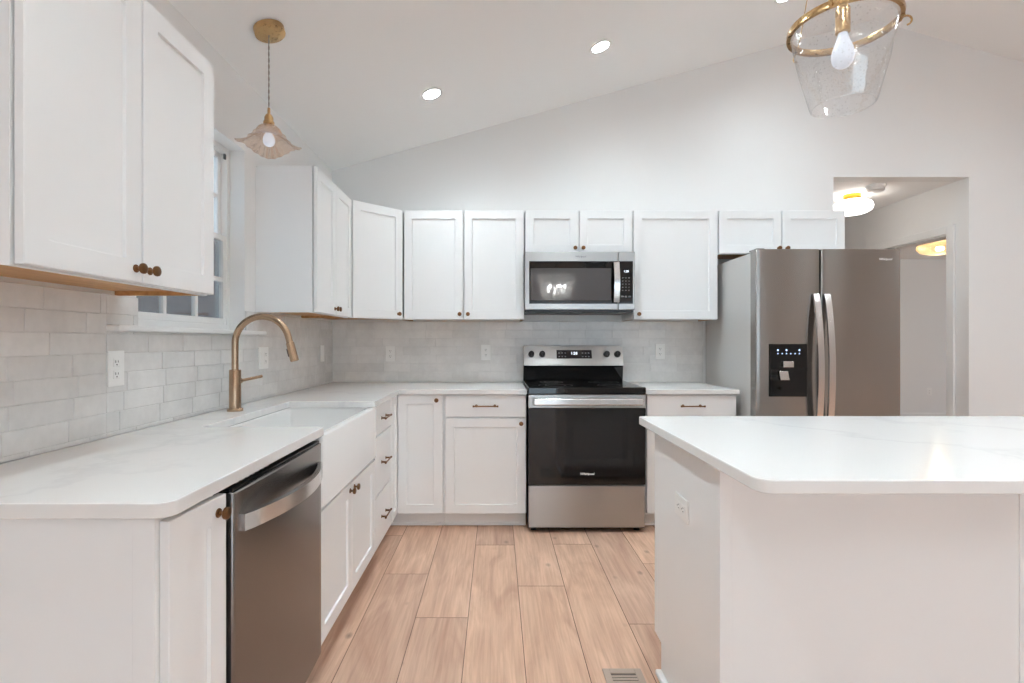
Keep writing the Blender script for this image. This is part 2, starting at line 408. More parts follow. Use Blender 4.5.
    def obj(s, name, mats, parent=None, smooth=True, loc=None, rot=None):
        me = bpy.data.meshes.new(name); s.bm.to_mesh(me); s.bm.free()
        for m in (mats if isinstance(mats, (list, tuple)) else [mats]): me.materials.append(M[m] if isinstance(m, str) else m)
        if smooth and len(me.polygons):
            fl = [p.use_smooth for p in me.polygons]
            me.set_sharp_from_angle(angle=math.radians(32))
            me.polygons.foreach_set('use_smooth', fl)
        o = bpy.data.objects.new(name, me); col.objects.link(o)
        if parent is not None: o.parent = parent
        if loc is not None: o.location = Vector(loc) * S
        if rot is not None: o.rotation_euler = rot
        return o
def tag(o, label, cat, group=None, kind=None):
    o['label'] = label; o['category'] = cat
    if group: o['group'] = group
    if kind: o['kind'] = kind
    return o
def thing(name, label, cat, loc=(0, 0, 0), rz=0.0, group=None):
    o = bpy.data.objects.new(name, None); o.empty_display_size = 0.05; col.objects.link(o)
    o.location = Vector(loc) * S; o.rotation_euler = (0, 0, rz)
    return tag(o, label, cat, group)
def struct(o, label=None):
    o['kind'] = 'structure'
    if label: o['label'] = label
    return o
def lettering(name, text, size, parent, loc, rot, mat='logo', shear=0.0, depth=0.02):
    cu = bpy.data.curves.new(name, 'FONT'); cu.body = text; cu.size = size * S; cu.shear = shear
    cu.extrude = depth * S; cu.align_x = 'CENTER'; cu.align_y = 'CENTER'; cu.resolution_u = 3; cu.offset = 0.012 * size * S
    t = bpy.data.objects.new('tmp', cu); col.objects.link(t)
    me = bpy.data.meshes.new_from_object(t.evaluated_get(bpy.context.evaluated_depsgraph_get()))
    bpy.data.objects.remove(t); bpy.data.curves.remove(cu)
    me.name = name; me.materials.clear(); me.materials.append(M[mat])
    o = bpy.data.objects.new(name, me); col.objects.link(o); o.parent = parent
    o.location = Vector(loc) * S; o.rotation_euler = rot
    return o

# ------------------------------------------------------------------ the room
WL, WB, WR, WF = -49.8, 155.0, 277.0, -170.0      # inner faces of the walls
RX, RZ, EZ = 113.6, 145.3, 99.6                   # ridge, eaves of the vaulted ceiling
sl = (RZ - EZ) / (RX - WL)
def zc(x): return EZ + sl * (x - WL) if x <= RX else RZ - sl * (x - RX)

def planks(name, x0, y0, x1, y1, wid, first, ends, lens):
    b = B(); bm = b.bm
    tl = bm.faces.layers.float.new('tone')
    g = 0.05
    i = math.floor((x0 - first) / wid)
    while first + i * wid < x1:
        a, c = max(first + i * wid, x0), min(first + (i + 1) * wid, x1)
        fix = ends.get(i)
        y = y0 - random.uniform(0, lens) if fix is None else fix - math.ceil((fix - y0) / lens) * lens
        while y < y1:
            p, q = max(y, y0), min(y + lens, y1)
            if q - p > 0.5 and c - a > 0.3:
                pts = [(a + g, p + g), (c - g, p + g), (c - g, q - g), (a + g, q - g)]
                top = [bm.verts.new((X * S, Y * S, 0)) for X, Y in pts]
                low = [bm.verts.new(((X + dx) * S, (Y + dy) * S, -0.06 * S)) for (X, Y), (dx, dy) in zip(pts, ((-g, -g), (g, -g), (g, g), (-g, g)))]
                f = bm.faces.new(top); f[tl] = random.random()
                for j in range(4):
                    h = bm.faces.new((low[j], low[(j + 1) % 4], top[(j + 1) % 4], top[j])); h.material_index = 1
            y += lens
        i += 1
    lo = [bm.verts.new((X * S, Y * S, -0.5 * S)) for X, Y in ((x0, y0), (x1, y0), (x1, y1), (x0, y1))]
    hi = [bm.verts.new((X * S, Y * S, -0.06 * S)) for X, Y in ((x0, y0), (x1, y0), (x1, y1), (x0, y1))]
    f = bm.faces.new(hi); f.material_index = 1
    bm.faces.new(lo[::-1]).material_index = 1
    for j in range(4): bm.faces.new((lo[j], lo[(j + 1) % 4], hi[(j + 1) % 4], hi[j])).material_index = 1
    me = bpy.data.meshes.new(name); bm.to_mesh(me); bm.free()
    me.materials.append(M['floor']); me.materials.append(M['sub'])
    o = bpy.data.objects.new(name, me); col.objects.link(o); return o
struct(planks('floor', WL, WF, 335, 315, 9.12, 4.2, {-3: 105.5, -2: 88.8, -1: 120.5, 0: 100.3, 1: 121.0, 2: 86.8}, 59.0), 'wide light oak plank floor')

OY0, OY1, OZ0, OZ1 = 70.8, 101.2, 50.0, 85.6       # the window hole in the left wall
T = 5.5
b = B()
for y0, y1, z0, z1 in ((WF, OY0, 0, EZ), (OY1, WB, 0, EZ), (OY0, OY1, 0, OZ0), (OY0, OY1, OZ1, EZ)):
    b.box(WL - T, y0, z0, WL, y1, z1)
struct(b.obj('wall_left', 'wall', smooth=False), 'white painted wall with the sink window')
HX0, HX1, HZ = 102.0, 143.0, 97.7                   # hallway opening in the back wall
b = B()
b.prism([(WL - T, 0), (HX0, 0), (HX0, zc(HX0)), (WL, EZ), (WL - T, EZ)], WB, WB + 4.8, 'y')
b.prism([(HX0, HZ), (HX1, HZ), (HX1, zc(HX1)), (RX, RZ), (HX0, zc(HX0))], WB, WB + 4.8, 'y')
b.prism([(HX1, 0), (WR + T, 0), (WR + T, EZ), (WR, EZ), (HX1, zc(HX1))], WB, WB + 4.8, 'y')
struct(b.obj('wall_back', 'wall', smooth=False), 'white gable wall behind the range')
b = B(); b.box(WR, WF, 0, WR + T, WB, EZ)
struct(b.obj('wall_right', 'wall', smooth=False))
# wall behind the camera, with a wide glazed opening added to let in daylight
b = B()
DX0, DX1, DH = 10.0, 190.0, 84.0
b.prism([(WL - T, 0), (DX0, 0), (DX0, zc(DX0)), (WL, EZ), (WL - T, EZ)], WF - 5, WF, 'y')
b.prism([(DX0, DH), (DX1, DH), (DX1, zc(DX1)), (RX, RZ), (DX0, zc(DX0))], WF - 5, WF, 'y')
b.prism([(DX1, 0), (WR + T, 0), (WR + T, EZ), (WR, EZ), (DX1, zc(DX1))], WF - 5, WF, 'y')
struct(b.obj('wall_front', 'wall', smooth=False))
w2 = B()  # unseen sliding door, added as a daylight source behind the camera
w2.box(DX0, WF - 4, 0.2, DX1, WF - 1, 2.5, 0.1); w2.box(DX0, WF - 4, DH - 2.5, DX1, WF - 1, DH, 0.1)
for i in range(4): w2.box(DX0 + i * (DX1 - DX0 - 2.5) / 3, WF - 4, 2.5, DX0 + i * (DX1 - DX0 - 2.5) / 3 + 2.5, WF - 1, DH - 2.5, 0.1)
w2 = struct(w2.obj('fill_door_1', 'trim'), 'unseen white framed sliding glass door added behind the camera for daylight')
for i in range(3):
    xx = DX0 + i * (DX1 - DX0 - 2.5) / 3
    B().box(xx + 2.3, WF - 2.7, 2.4, xx + (DX1 - DX0 - 2.5) / 3 + 0.2, WF - 2.4, DH - 2.4).obj('pane', 'pane', w2)
b = B()
th = 5
b.prism([(WL - T, EZ - sl * T), (RX, RZ), (RX, RZ + th), (WL - T, EZ - sl * T + th)], WF - 5, WB + 4.8, 'y')
b.prism([(RX, RZ), (WR + T, EZ - sl * T), (WR + T, EZ - sl * T + th), (RX, RZ + th)], WF - 5, WB + 4.8, 'y')
struct(b.obj('ceiling', 'ceil', smooth=False), 'white vaulted ceiling')

# hallway and the room beyond it
HY = WB + 4.8
DY0, DY1, DZ = 162.0, 193.0, 82.0
b = B()
b.box(HX0 - 4.5, HY, 0, HX0, 262, HZ)
struct(b.obj('wall_hall_left', 'wall', smooth=False))
b = B()
for y0, y1, z0, z1 in ((HY, DY0, 0, HZ), (DY1, 262, 0, HZ), (DY0, DY1, DZ, HZ)):
    b.box(HX1, y0, z0, HX1 + 4.5, y1, z1)
struct(b.obj('wall_hall_right', 'wall', smooth=False), 'white hallway wall with an open doorway')
b = B(); b.box(HX0 - 4.5, 262, 0, HX1 + 4.5, 266, HZ)
struct(b.obj('wall_hall_back', 'wall', smooth=False))
b = B(); b.box(HX0 - 4.5, HY, HZ, HX1 + 4.5, 266, HZ + 4)
struct(b.obj('ceiling_hall', 'ceil', smooth=False), 'flat white hallway ceiling')
b = B(); b.box(HX1 + 4.5, 310, 0, 332, 314, HZ); b.box(328, HY, 0, 332, 310, HZ)
struct(b.obj('wall_far_room', 'wall', smooth=False), 'white wall of the room past the hallway')
b = B(); b.box(HX1 + 4.5, HY, HZ, 332, 314, HZ + 4)
struct(b.obj('ceiling_far_room', 'ceil', smooth=False))
# casing round the hallway doorway
b = B()
for xa, xb in ((HX1 - 0.7, HX1), (HX1 + 4.5, HX1 + 5.2)):
    b.box(xa, DY0 - 2.5, 0, xb, DY0 + 0.1, DZ + 2.5, 0.12); b.box(xa, DY1 - 0.1, 0, xb, DY1 + 2.5, DZ + 2.5, 0.12)
    b.box(xa, DY0 + 0.1, DZ - 0.1, xb, DY1 - 0.1, DZ + 2.5, 0.12)
b.box(HX1, DY0, 0, HX1 + 4.5, DY0 + 0.6, DZ); b.box(HX1, DY1 - 0.6, 0, HX1 + 4.5, DY1, DZ); b.box(HX1, DY0 + 0.6, DZ - 0.6, HX1 + 4.5, DY1 - 0.6, DZ)
struct(b.obj('trim_1', 'trim'), 'white casing around the hallway doorway')
b = B(); b.box(HX1 + 4.5, 309.4, 0, 328, 310, 4.6, 0.15)
struct(b.obj('baseboard_far_room', 'trim'), 'white baseboard past the hallway')
b = B(); b.box(HX1, WB - 0.6, 0, WR, WB, 4.6, 0.15)
struct(b.obj('baseboard_back', 'trim'))
b = B(); b.box(HX0, DY1 + 2.6, 0, HX0 + 0.6, 262, 4.6, 0.15); b.box(HX1 - 0.6, DY1 + 2.6, 0, HX1, 262, 4.6, 0.15)
struct(b.obj('baseboard_hall', 'trim'))

# tiled backsplash, one mesh for each wall
def tiles(name, regions, place, label):
    b = B(); bm = b.bm; tl = bm.faces.layers.float.new('tone')
    rh, tw, g, dep = 2.53, 8.05, 0.05, 0.30
    rnd = random.Random(name)
    us = min(r[0] for r in regions); ue = max(r[1] for r in regions)
    def quadbox(u0, u1, z0, z1, d, tone):
        e = 0.05
        jit = [rnd.uniform(-0.012, 0.012) for _ in range(4)]
        ft = [bm.verts.new(Vector(place(u, z, d + j)) * S) for (u, z), j in zip(((u0 + e, z0 + e), (u1 - e, z0 + e), (u1 - e, z1 - e), (u0 + e, z1 - e)), jit)]
        md = [bm.verts.new(Vector(place(u, z, d - 0.05)) * S) for u, z in ((u0, z0), (u1, z0), (u1, z1), (u0, z1))]
        bk = [bm.verts.new(Vector(place(u, z, 0.1)) * S) for u, z in ((u0, z0), (u1, z0), (u1, z1), (u0, z1))]
        fs = [bm.faces.new(ft)]
        for p, q in ((md, ft), (bk, md)):
            for j in range(4): fs.append(bm.faces.new((p[j], p[(j + 1) % 4], q[(j + 1) % 4], q[j])))
        for f in fs: f[tl] = tone
    for row in range(9):
        z0 = 35.72 + row * rh - 2.0; z1 = z0 + rh
        u = us - rnd.uniform(0, tw)
        while u < ue:
            tone = rnd.random()
            for (a, c, p, q) in regions:
                x0, x1, y0, y1 = max(u + g / 2, a), min(u + tw - g / 2, c), max(z0 + g / 2, p), min(z1 - g / 2, q)
                if x1 - x0 > 0.3 and y1 - y0 > 0.25: quadbox(x0, x1, y0, y1, dep, tone)
            u += tw
    for (a, c, p, q) in regions:                    # grout bed
        t = [bm.verts.new(Vector(place(u, z, 0.22)) * S) for u, z in ((a, p), (c, p), (c, q), (a, q))]
        bk = [bm.verts.new(Vector(place(u, z, 0.0)) * S) for u, z in ((a, p), (c, p), (c, q), (a, q))]
        fs = [bm.faces.new(t), bm.faces.new(bk[::-1])] + [bm.faces.new((bk[j], bk[(j + 1) % 4], t[(j + 1) % 4], t[j])) for j in range(4)]
        for f in fs: f.material_index = 1
    bmesh.ops.recalc_face_normals(bm, faces=bm.faces)
    return struct(b.obj(name, ['tile', 'grout'], smooth=False), label)
tiles('trim_2', [(30, 65, 35.72, 53.93), (65, OY0, 50.0, 53.93), (65, 106.6, 35.72, 49.2), (106.6, 154.7, 35.72, 53.93), (OY1 + 0.2, 106.6, 50.0, 53.93)],
      lambda u, z, d: (WL + d, u, z), 'grey glazed tile backsplash on the sink wall')
tiles('trim_3', [(WL + 0.32, 62.5, 35.72, 53.93)], lambda u, z, d: (u, WB - d, z), 'grey glazed tile backsplash behind the range')

# window over the sink
wn = B()
fx0, fx1 = WL - T + 0.3, WL - 2.9
for y0, y1, z0, z1 in ((OY0, OY0 + 1.1, OZ0, OZ1), (OY1 - 1.1, OY1, OZ0, OZ1), (OY0 + 1.1, OY1 - 1.1, OZ0, OZ0 + 1.2), (OY0 + 1.1, OY1 - 1.1, OZ1 - 1.1, OZ1)):
    wn.box(fx0, y0, z0, fx1, y1, z1, 0.08)
wn = struct(wn.obj('window_1', 'trim'), 'white double-hung window over the sink')
def sash(z0, z1, xa, xb, grid):
    y0, y1 = OY0 + 1.1, OY1 - 1.1; r = 1.15
    b = B()
    for p in ((y0, y0 + r, z0, z1), (y1 - r, y1, z0, z1), (y0 + r, y1 - r, z0, z0 + r), (y0 + r, y1 - r, z1 - r, z1)):
        b.box(xa, p[0], p[2], xb, p[1], p[3], 0.08)
    s = b.obj('sash', 'trim', wn)
    B().box((xa + xb) / 2 - 0.1, y0 + r - 0.2, z0 + r - 0.2, (xa + xb) / 2 + 0.1, y1 - r + 0.2, z1 - r + 0.2).obj('pane', 'pane', s)
    if grid:
        m = B(); w = 0.42
        for i in (1, 2):
            yy = y0 + r + (y1 - y0 - 2 * r) * i / 3
            m.box(xa + 0.1, yy - w, z0 + r, xb - 0.1, yy + w, z1 - r, 0.05)
        zz = (z0 + z1) / 2
        m.box(xa + 0.1, y0 + r, zz - w, xb - 0.1, y1 - r, zz + w, 0.05)
        m.obj('muntin_grid', 'trim', s)
k = NT('insect_mesh'); k.t.nodes.remove(k.b)
_a = k.n('ShaderNodeBsdfTransparent'); _b = k.n('ShaderNodeBsdfDiffuse'); _b.inputs['Color'].default_value = srgb(95, 95, 97)
_m = k.n('ShaderNodeMixShader'); _m.inputs[0].default_value = 0.5
k.l(_a.outputs[0], _m.inputs[1]); k.l(_b.outputs[0], _m.inputs[2]); k.l(_m.outputs[0], k.out.inputs['Surface'])
M['mesh'] = k.m
B().box(WL - 4.3, OY0 + 1.1, OZ0 + 1.2, WL - 4.28, OY1 - 1.1, 67.3).obj('insect_screen', 'mesh', wn)
sash(OZ0 + 1.2, 68.4, WL - 3.9, WL - 3.0, True)
sash(67.4, OZ1 - 1.1, WL - 5.0, WL - 4.0, True)
b = B(); b.box(WL - 2.9, OY0 + 0.05, OZ0 - 0.75, WL - 0.0, OY1 - 0.05, OZ0 + 0.02, 0.05); b.box(WL - 0.02, 65, OZ0 - 0.75, WL + 2.0, 106.6, OZ0 + 0.02, 0.2, 3)
b.obj('sill', 'trim', wn)
lk = B(); lk.box(WL - 3.0, 98.9, 83.2, WL - 2.7, 99.5, 84.2, 0.05); lk.obj('sash_stop', 'slot', wn)

# the grey house across from that window
hs = thing('neighbouring_house', 'grey sided house seen through the window over the sink', 'house', (-200, 300, 0))
b = B(); b.box(-150, -900, -20, 0, 420, 124)
for i in range(21): b.box(0, -900, -20 + i * 7, 0.8, 420, -14.2 + i * 7)
b.obj('siding', 'siding', hs, smooth=False)
b = B(); b.prism([(8, 122), (-75, 262), (-160, 122)], -908, 428, 'y'); b.obj('roof', 'roofing', hs, smooth=False)

# ------------------------------------------------------------------ hardware, shared
def knob_bm():
    b = B()
    b.lathe([(0, 0), (0.42, 0), (0.42, 0.08), (0.36, 0.14), (0.2, 0.17), (0.17, 0.42), (0.22, 0.5), (0.40, 0.56), (0.53, 0.66), (0.56, 0.80), (0.53, 0.92), (0.42, 1.0), (0.25, 1.03), (0, 1.04)], (0, 0, 0), '-y', 20)
    return b
def pull_bm(L):
    b = B()
    h = L / 2
    b.tube([(-h, -1.1, 0), (-h + 0.35, -1.1, 0), (-h + 0.4, -1.1, 0), (h - 0.4, -1.1, 0), (h - 0.35, -1.1, 0), (h, -1.1, 0)], [0.24, 0.24, 0.17, 0.17, 0.24, 0.24], 12)
    for x in (-h + 0.9, h - 0.9):
        b.tube([(x, 0, 0), (x, -1.1, 0)], 0.2, 12); b.lathe([(0, 0), (0.36, 0), (0.36, 0.1), (0.2, 0.14)], (x, 0, 0), '-y', 16)
    return b
def child_mesh(src, name, parent, loc, rot=(0, 0, 0)):
    o = bpy.data.objects.new(name, src.data); col.objects.link(o); o.parent = parent
    o.location = Vector(loc) * S; o.rotation_euler = rot; return o
_k = [None, {}]
def knob(parent, x, z, y=0.0):
    if _k[0] is None:
        _k[0] = knob_bm().obj('knob', 'bronze', parent, loc=(x, y, z)); return _k[0]
    return child_mesh(_k[0], 'knob', parent, (x, y, z))
def pull(parent, x, z, y=0.0, L=6.5):
    if L not in _k[1]:
        _k[1][L] = pull_bm(L).obj('pull', 'bronze', parent, loc=(x, y, z)); return _k[1][L]
    return child_mesh(_k[1][L], 'pull', parent, (x, y, z))
# Cabinets are laid out in their own frame: x along the front from left to right, the door fronts at y = 0, the body behind them, z up.
LEFT = PI / 2                                       # turn that makes a cabinet front face the room from the left wall
def upper(label, loc, rz, w, h, d, doors, group='white wall cabinets'):
    t = thing('wall_cabinet', label, 'cabinet', loc, rz, group)
    b = B(); e = 0.55; f = 1.0
    b.box(0, f, e, w, d, h, fm={'-z': 1})
    b.box(0, f, 0, w, f + 0.7, e, fm={'-z': 0, '+y': 1})
    b.box(0, f + 0.7, 0, 0.6, d, e, fm={'-z': 1, '+x': 1}); b.box(w - 0.6, f + 0.7, 0, w, d, e, fm={'-z': 1, '-x': 1})
    b.obj('carcass', ['cab', 'maple'], t, smooth=False)
    for (x0, x1, kx) in doors:
        dr = B().shaker(x0, 0.12, x1, h - 0.12, 0).obj('door', 'cab', t, smooth=False)
        if kx is not None: knob(dr, kx, 1.5)
    return t
def front_slab(t, x0, x1, z0, z1, L=6.5):
    d = B().box(x0, 0, z0, x1, 0.75, z1, 0.09).obj('drawer', 'cab', t)
    pull(d, (x0 + x1) / 2, (z0 + z1) / 2, 0, L)
    return d
def carcass(t, w, d=24.4, top=34.45, toe=True, x0=0.0):
    b = B(); b.box(x0, 0.85, 4.0, w, d, top)
    b.obj('carcass', 'cab', t, smooth=False)
    if toe:
        k = B(); k.box(x0 + 0.02, 3.4, 0.02, w - 0.02, 4.1, 4.0); k.box(x0 + 0.02, 2.95, 0.02, w - 0.02, 3.4, 0.75, 0.15)
        k.obj('toe_kick', 'cab', t)

# wall cabinets on the back wall
UY = 142.25
def ux(p): return (p - 496.5) / 3.6
upper('tall white wall cabinet with two doors left of the microwave', (ux(403.6), UY, 54), 0, ux(524.2) - ux(403.6), 30.4, 12.6,
      [(0.15, 16.5, 15.6), (16.85, 33.35, 17.9)])
upper('short white wall cabinet with two doors directly above the microwave', (ux(525.0), UY, 72.35), 0, ux(632.6) - ux(525.0), 12.05, 12.6,
      [(0.15, 14.8, 13.9), (15.15, 29.75, 16.15)])
upper('white wall cabinet with one door between microwave and refrigerator', (ux(633.2), UY, 54), 0, ux(718.2) - ux(633.2), 30.4, 12.6,
      [(0.15, 23.45, 1.5)])
upper('short white wall cabinet with two doors above the refrigerator', (ux(718.8), UY, 72.3), 0, ux(845.6) - ux(718.8), 12.1, 12.6,
      [(0.15, 17.4, 16.6), (17.75, 35.05, 18.9)])
# on the left wall
UX = -37.05
upper('large white wall cabinet with two doors hanging left of the window', (UX, 40.0, 53.9), LEFT, 27.3, 30.3, 12.7,
      [(0.15, 13.5, 12.6), (13.8, 27.15, 14.7)])
upper('white wall cabinet with two narrow doors right of the window', (UX, 105.7, 53.9), LEFT, 25.3, 30.3, 12.7,
      [(0.15, 12.45, 11.7), (12.75, 25.15, 13.5)])
# diagonal corner cabinet
t = thing('wall_cabinet', 'white diagonal corner wall cabinet where the two tiled walls meet', 'cabinet', (0, 0, 54), 0, 'white wall cabinets')
p0, p1 = Vector((UX, 131.3)), Vector((ux(403.2), UY))
dv = (p1 - p0).normalized(); nv = Vector((-dv.y, dv.x))
q0, q1 = p0 + nv * 0.8, p1 + nv * 0.8
poly = [q0, q1, (p1.x, WB - 0.05), (WL + 0.05, WB - 0.05), (WL + 0.05, p0.y)]
poly = [tuple(p) for p in poly]
b = B(); b.prism(poly, 0.55, 30.4, 'z'); b.bm.normal_update()
for f in b.bm.faces:
    if f.normal.z < -0.9: f.material_index = 1
b.box(WL + 0.05, p0.y, 0.0, p0.x - 0.8, p0.y + 0.6, 0.55, fm={'-z': 1, '+y': 1})
b.box(p1.x - 0.6, p1.y + 0.8, 0.0, p1.x, WB - 0.05, 0.55, fm={'-z': 1, '-x': 1})
b.prism([tuple(q0), tuple(q1), tuple(q1 + nv * 0.7), tuple(q0 + nv * 0.7)], 0, 0.56, 'z')
b.obj('carcass', ['cab', 'maple'], t, smooth=False)
L = (p1 - p0).length; an = math.atan2(dv.y, dv.x)
d = B().shaker(0.2, 0.12, L - 0.2, 30.3, 0).obj('door', 'cab', t, smooth=False, loc=(p0.x, p0.y, 0), rot=(0, 0, an))
knob(d, L - 1.6, 1.5)

# base cabinets on the back wall
BY = 130.25
def bx(p): return (p - 496.5) / 3.931
t = thing('base_cabinet', 'white base cabinet with one drawer and door left of the range', 'cabinet', (bx(443.6), BY, 0), 0, 'white base cabinets')
w = bx(526.6) - bx(443.6)
carcass(t, w)
front_slab(t, 0.45, w - 0.2, 28.75, 34.3)
d = B().shaker(0.45, 4.1, w - 0.2, 28.35, 0).obj('door', 'cab', t, smooth=False); knob(d, w - 1.4, 27.1)
t = thing('base_cabinet', 'white base cabinet with one drawer between range and refrigerator', 'cabinet', (bx(646.2), BY, 0), 0, 'white base cabinets')
w = bx(736.8) - bx(646.2)
carcass(t, w)
front_slab(t, 0.2, w - 0.15, 28.75, 34.3, 6.2)
d = B().shaker(0.2, 4.1, w - 0.15, 28.35, 0).obj('door', 'cab', t, smooth=False); knob(d, w - 1.4, 27.1)
# corner cabinet: L-shaped, a door on each leg
LX = -25.2
t = thing('base_cabinet', 'white corner base cabinet with two doors meeting at the inside corner', 'cabinet', (0, 0, 0), 0, 'white base cabinets')
CY0, CX1 = 122.6, bx(443.4)
b = B(); b.prism([(LX - 0.85, CY0), (LX - 0.85, BY + 0.85), (CX1, BY + 0.85), (CX1, WB - 0.1), (WL + 0.1, WB - 0.1), (WL + 0.1, CY0)], 4.0, 34.45, 'z')
b.obj('carcass', 'cab', t, smooth=False)
b = B(); b.prism([(LX - 3.4, CY0), (LX - 3.4, BY + 3.4), (CX1 - 0.02, BY + 3.4), (CX1 - 0.02, BY + 4.1), (LX - 4.1, BY + 4.1), (LX - 4.1, CY0)], 0.02, 4.0, 'z')
b.prism([(LX - 2.95, CY0), (LX - 2.95, BY + 2.95), (CX1 - 0.02, BY + 2.95), (CX1 - 0.02, BY + 3.4), (LX - 3.4, BY + 3.4), (LX - 3.4, CY0)], 0.02, 0.75, 'z', 0.1)
b.obj('toe_kick', 'cab', t)
d = B().shaker(0.1, 4.1, CX1 - LX - 0.25, 34.3, 0).obj('door', 'cab', t, smooth=False, loc=(LX, BY, 0)); knob(d, CX1 - LX - 1.7, 33.0)
B().shaker(0.2, 4.1, BY - CY0 - 0.15, 34.3, 0, rail=2.0).obj('door', 'cab', t, smooth=False, loc=(LX, CY0, 0), rot=(0, 0, LEFT))
# base cabinets on the left wall
t = thing('base_cabinet', 'white base cabinet of three stacked drawers beside the farmhouse sink', 'cabinet', (LX, 106.2, 0), LEFT, 'white base cabinets')
w = CY0 - 0.1 - 106.2
carcass(t, w)
front_slab(t, 0.2, w - 0.2, 28.0, 34.3, 6.0); front_slab(t, 0.2, w - 0.2, 15.3, 27.7, 6.0); front_slab(t, 0.2, w - 0.2, 4.1, 15.0, 6.0)
SY0, SY1 = 72.7, 106.1
t = thing('sink_cabinet', 'white base cabinet with two doors under the farmhouse sink', 'cabinet', (LX, SY0, 0), LEFT, 'white base cabinets')
w = SY1 - SY0
b = B(); b.box(0, 0.85, 4.0, w, 24.4, 23.7)
b.obj('carcass', 'cab', t, smooth=False)
k = B(); k.box(0.02, 3.4, 0.02, w - 0.02, 4.1, 4.0); k.box(0.02, 2.95, 0.02, w - 0.02, 3.4, 0.75, 0.15); k.obj('toe_kick', 'cab', t)
for x0, x1, kx in ((0.15, w / 2 - 0.12, w / 2 - 1.3), (w / 2 + 0.12, w - 0.15, w / 2 + 1.3)):
    d = B().shaker(x0, 4.1, x1, 23.35, 0).obj('door', 'cab', t, smooth=False); knob(d, kx, 22.2)
# end cabinet, its door standing slightly open
EY0, EY1 = 39.2, 47.0
t = thing('base_cabinet', 'narrow white base cabinet with slightly open door left of the dishwasher', 'cabinet', (LX, EY0, 0), LEFT, 'white base cabinets')
carcass(t, EY1 - EY0)
b = B(); b.box(-0.02, 0.86, 0.05, 0.0, 24.3, 34.4); b.box(-0.14, 0.86, 0.05, 0.0, 2.6, 34.4, 0.04)
b.obj('end_panel', 'cab', t, smooth=False)
d = B().shaker(0.0, 4.1, EY1 - EY0 - 0.4, 34.0, 0).obj('door', 'cab', t, smooth=False, loc=(0.3, 0.05, 0), rot=(0, 0, math.radians(-4.0)))
knob(d, EY1 - EY0 - 1.6, 32.6)

# ------------------------------------------------------------------ countertops
def arc(cx, cy, r, a0, a1, n=8): return [(cx + r * math.cos(math.radians(a0 + (a1 - a0) * i / n)), cy + r * math.sin(math.radians(a0 + (a1 - a0) * i / n))) for i in range(n + 1)]
CX = -24.65; r = 1.3; FY = 129.35
poly = [(WL + 0.31, 38.5)] + arc(CX - r, 38.5 + r, r, -90, 0) + [(CX, 73.2), (-42.1, 73.2), (-42.1, 103.9), (CX, 103.9)] + \
       [(CX, FY), (7.75, FY), (7.75, WB - 0.31), (WL + 0.31, WB - 0.31)]
tag(B().prism(poly, 34.5, 35.7, 'z', 0.1).obj('countertop', 'quartz'), 'L-shaped white quartz countertop running along sink wall and back wall', 'countertop', 'white quartz countertops')
tag(B().prism([(37.75, FY), (61.4, FY), (61.4, WB - 0.31), (37.75, WB - 0.31)], 34.5, 35.7, 'z', 0.1).obj('countertop', 'quartz'),
    'short white quartz countertop between range and refrigerator', 'countertop', 'white quartz countertops')

# farmhouse sink
sk = thing('farmhouse_sink', 'white fireclay farmhouse sink with exposed apron front', 'sink', (0, 0, 0))
X0, X1, Y0, Y1, Z0, Z1 = -43.2, -24.75, 72.95, 105.6, 23.75, 34.45
b = B(); t_ = bmesh.new()
def rrect(x0, x1, y0, y1, r, z, n=5):
    pts = arc(x1 - r, y1 - r, r, 0, 90, n) + arc(x0 + r, y1 - r, r, 90, 180, n) + arc(x0 + r, y0 + r, r, 180, 270, n) + arc(x1 - r, y0 + r, r, 270, 360, n)
    return [t_.verts.new((x * S, y * S, z * S)) for x, y in pts]
e = 0.45
R = [rrect(X0 + e, X1 - e, Y0 + e, Y1 - e, 0.5, Z0), rrect(X0, X1, Y0, Y1, 0.7, Z0 + e), rrect(X0, X1, Y0, Y1, 0.7, Z1 - e),
     rrect(X0 + 0.13, X1 - 0.13, Y0 + 0.13, Y1 - 0.13, 0.6, Z1 - 0.13), rrect(X0 + e, X1 - e, Y0 + e, Y1 - e, 0.5, Z1)]
wi = 1.25
R += [rrect(X0 + wi - 0.15, X1 - wi + 0.15, Y0 + wi - 0.15, Y1 - wi + 0.15, 0.9, Z1), rrect(X0 + wi, X1 - wi, Y0 + wi, Y1 - wi, 0.9, Z1 - 0.2),
      rrect(X0 + wi, X1 - wi, Y0 + wi, Y1 - wi, 0.9, Z0 + 2.0), rrect(X0 + wi + 0.6, X1 - wi - 0.6, Y0 + wi + 0.6, Y1 - wi - 0.6, 0.9, Z0 + 1.35)]
for a, c in zip(R, R[1:]):
    n = len(a)
    for j in range(n): t_.faces.new((a[j], a[(j + 1) % n], c[(j + 1) % n], c[j]))
t_.faces.new(R[0][::-1]); t_.faces.new(R[-1])
bmesh.ops.recalc_face_normals(t_, faces=t_.faces)
b.merge(t_); b.obj('basin', 'fireclay', sk)
B().lathe([(0, 0), (1.7, 0), (1.7, 0.12), (1.2, 0.14), (1.1, 0.02), (0, 0.02)], ((X0 + X1) / 2, 89.3, Z0 + 1.36), 'z', 24).obj('drain', 'steel', sk)

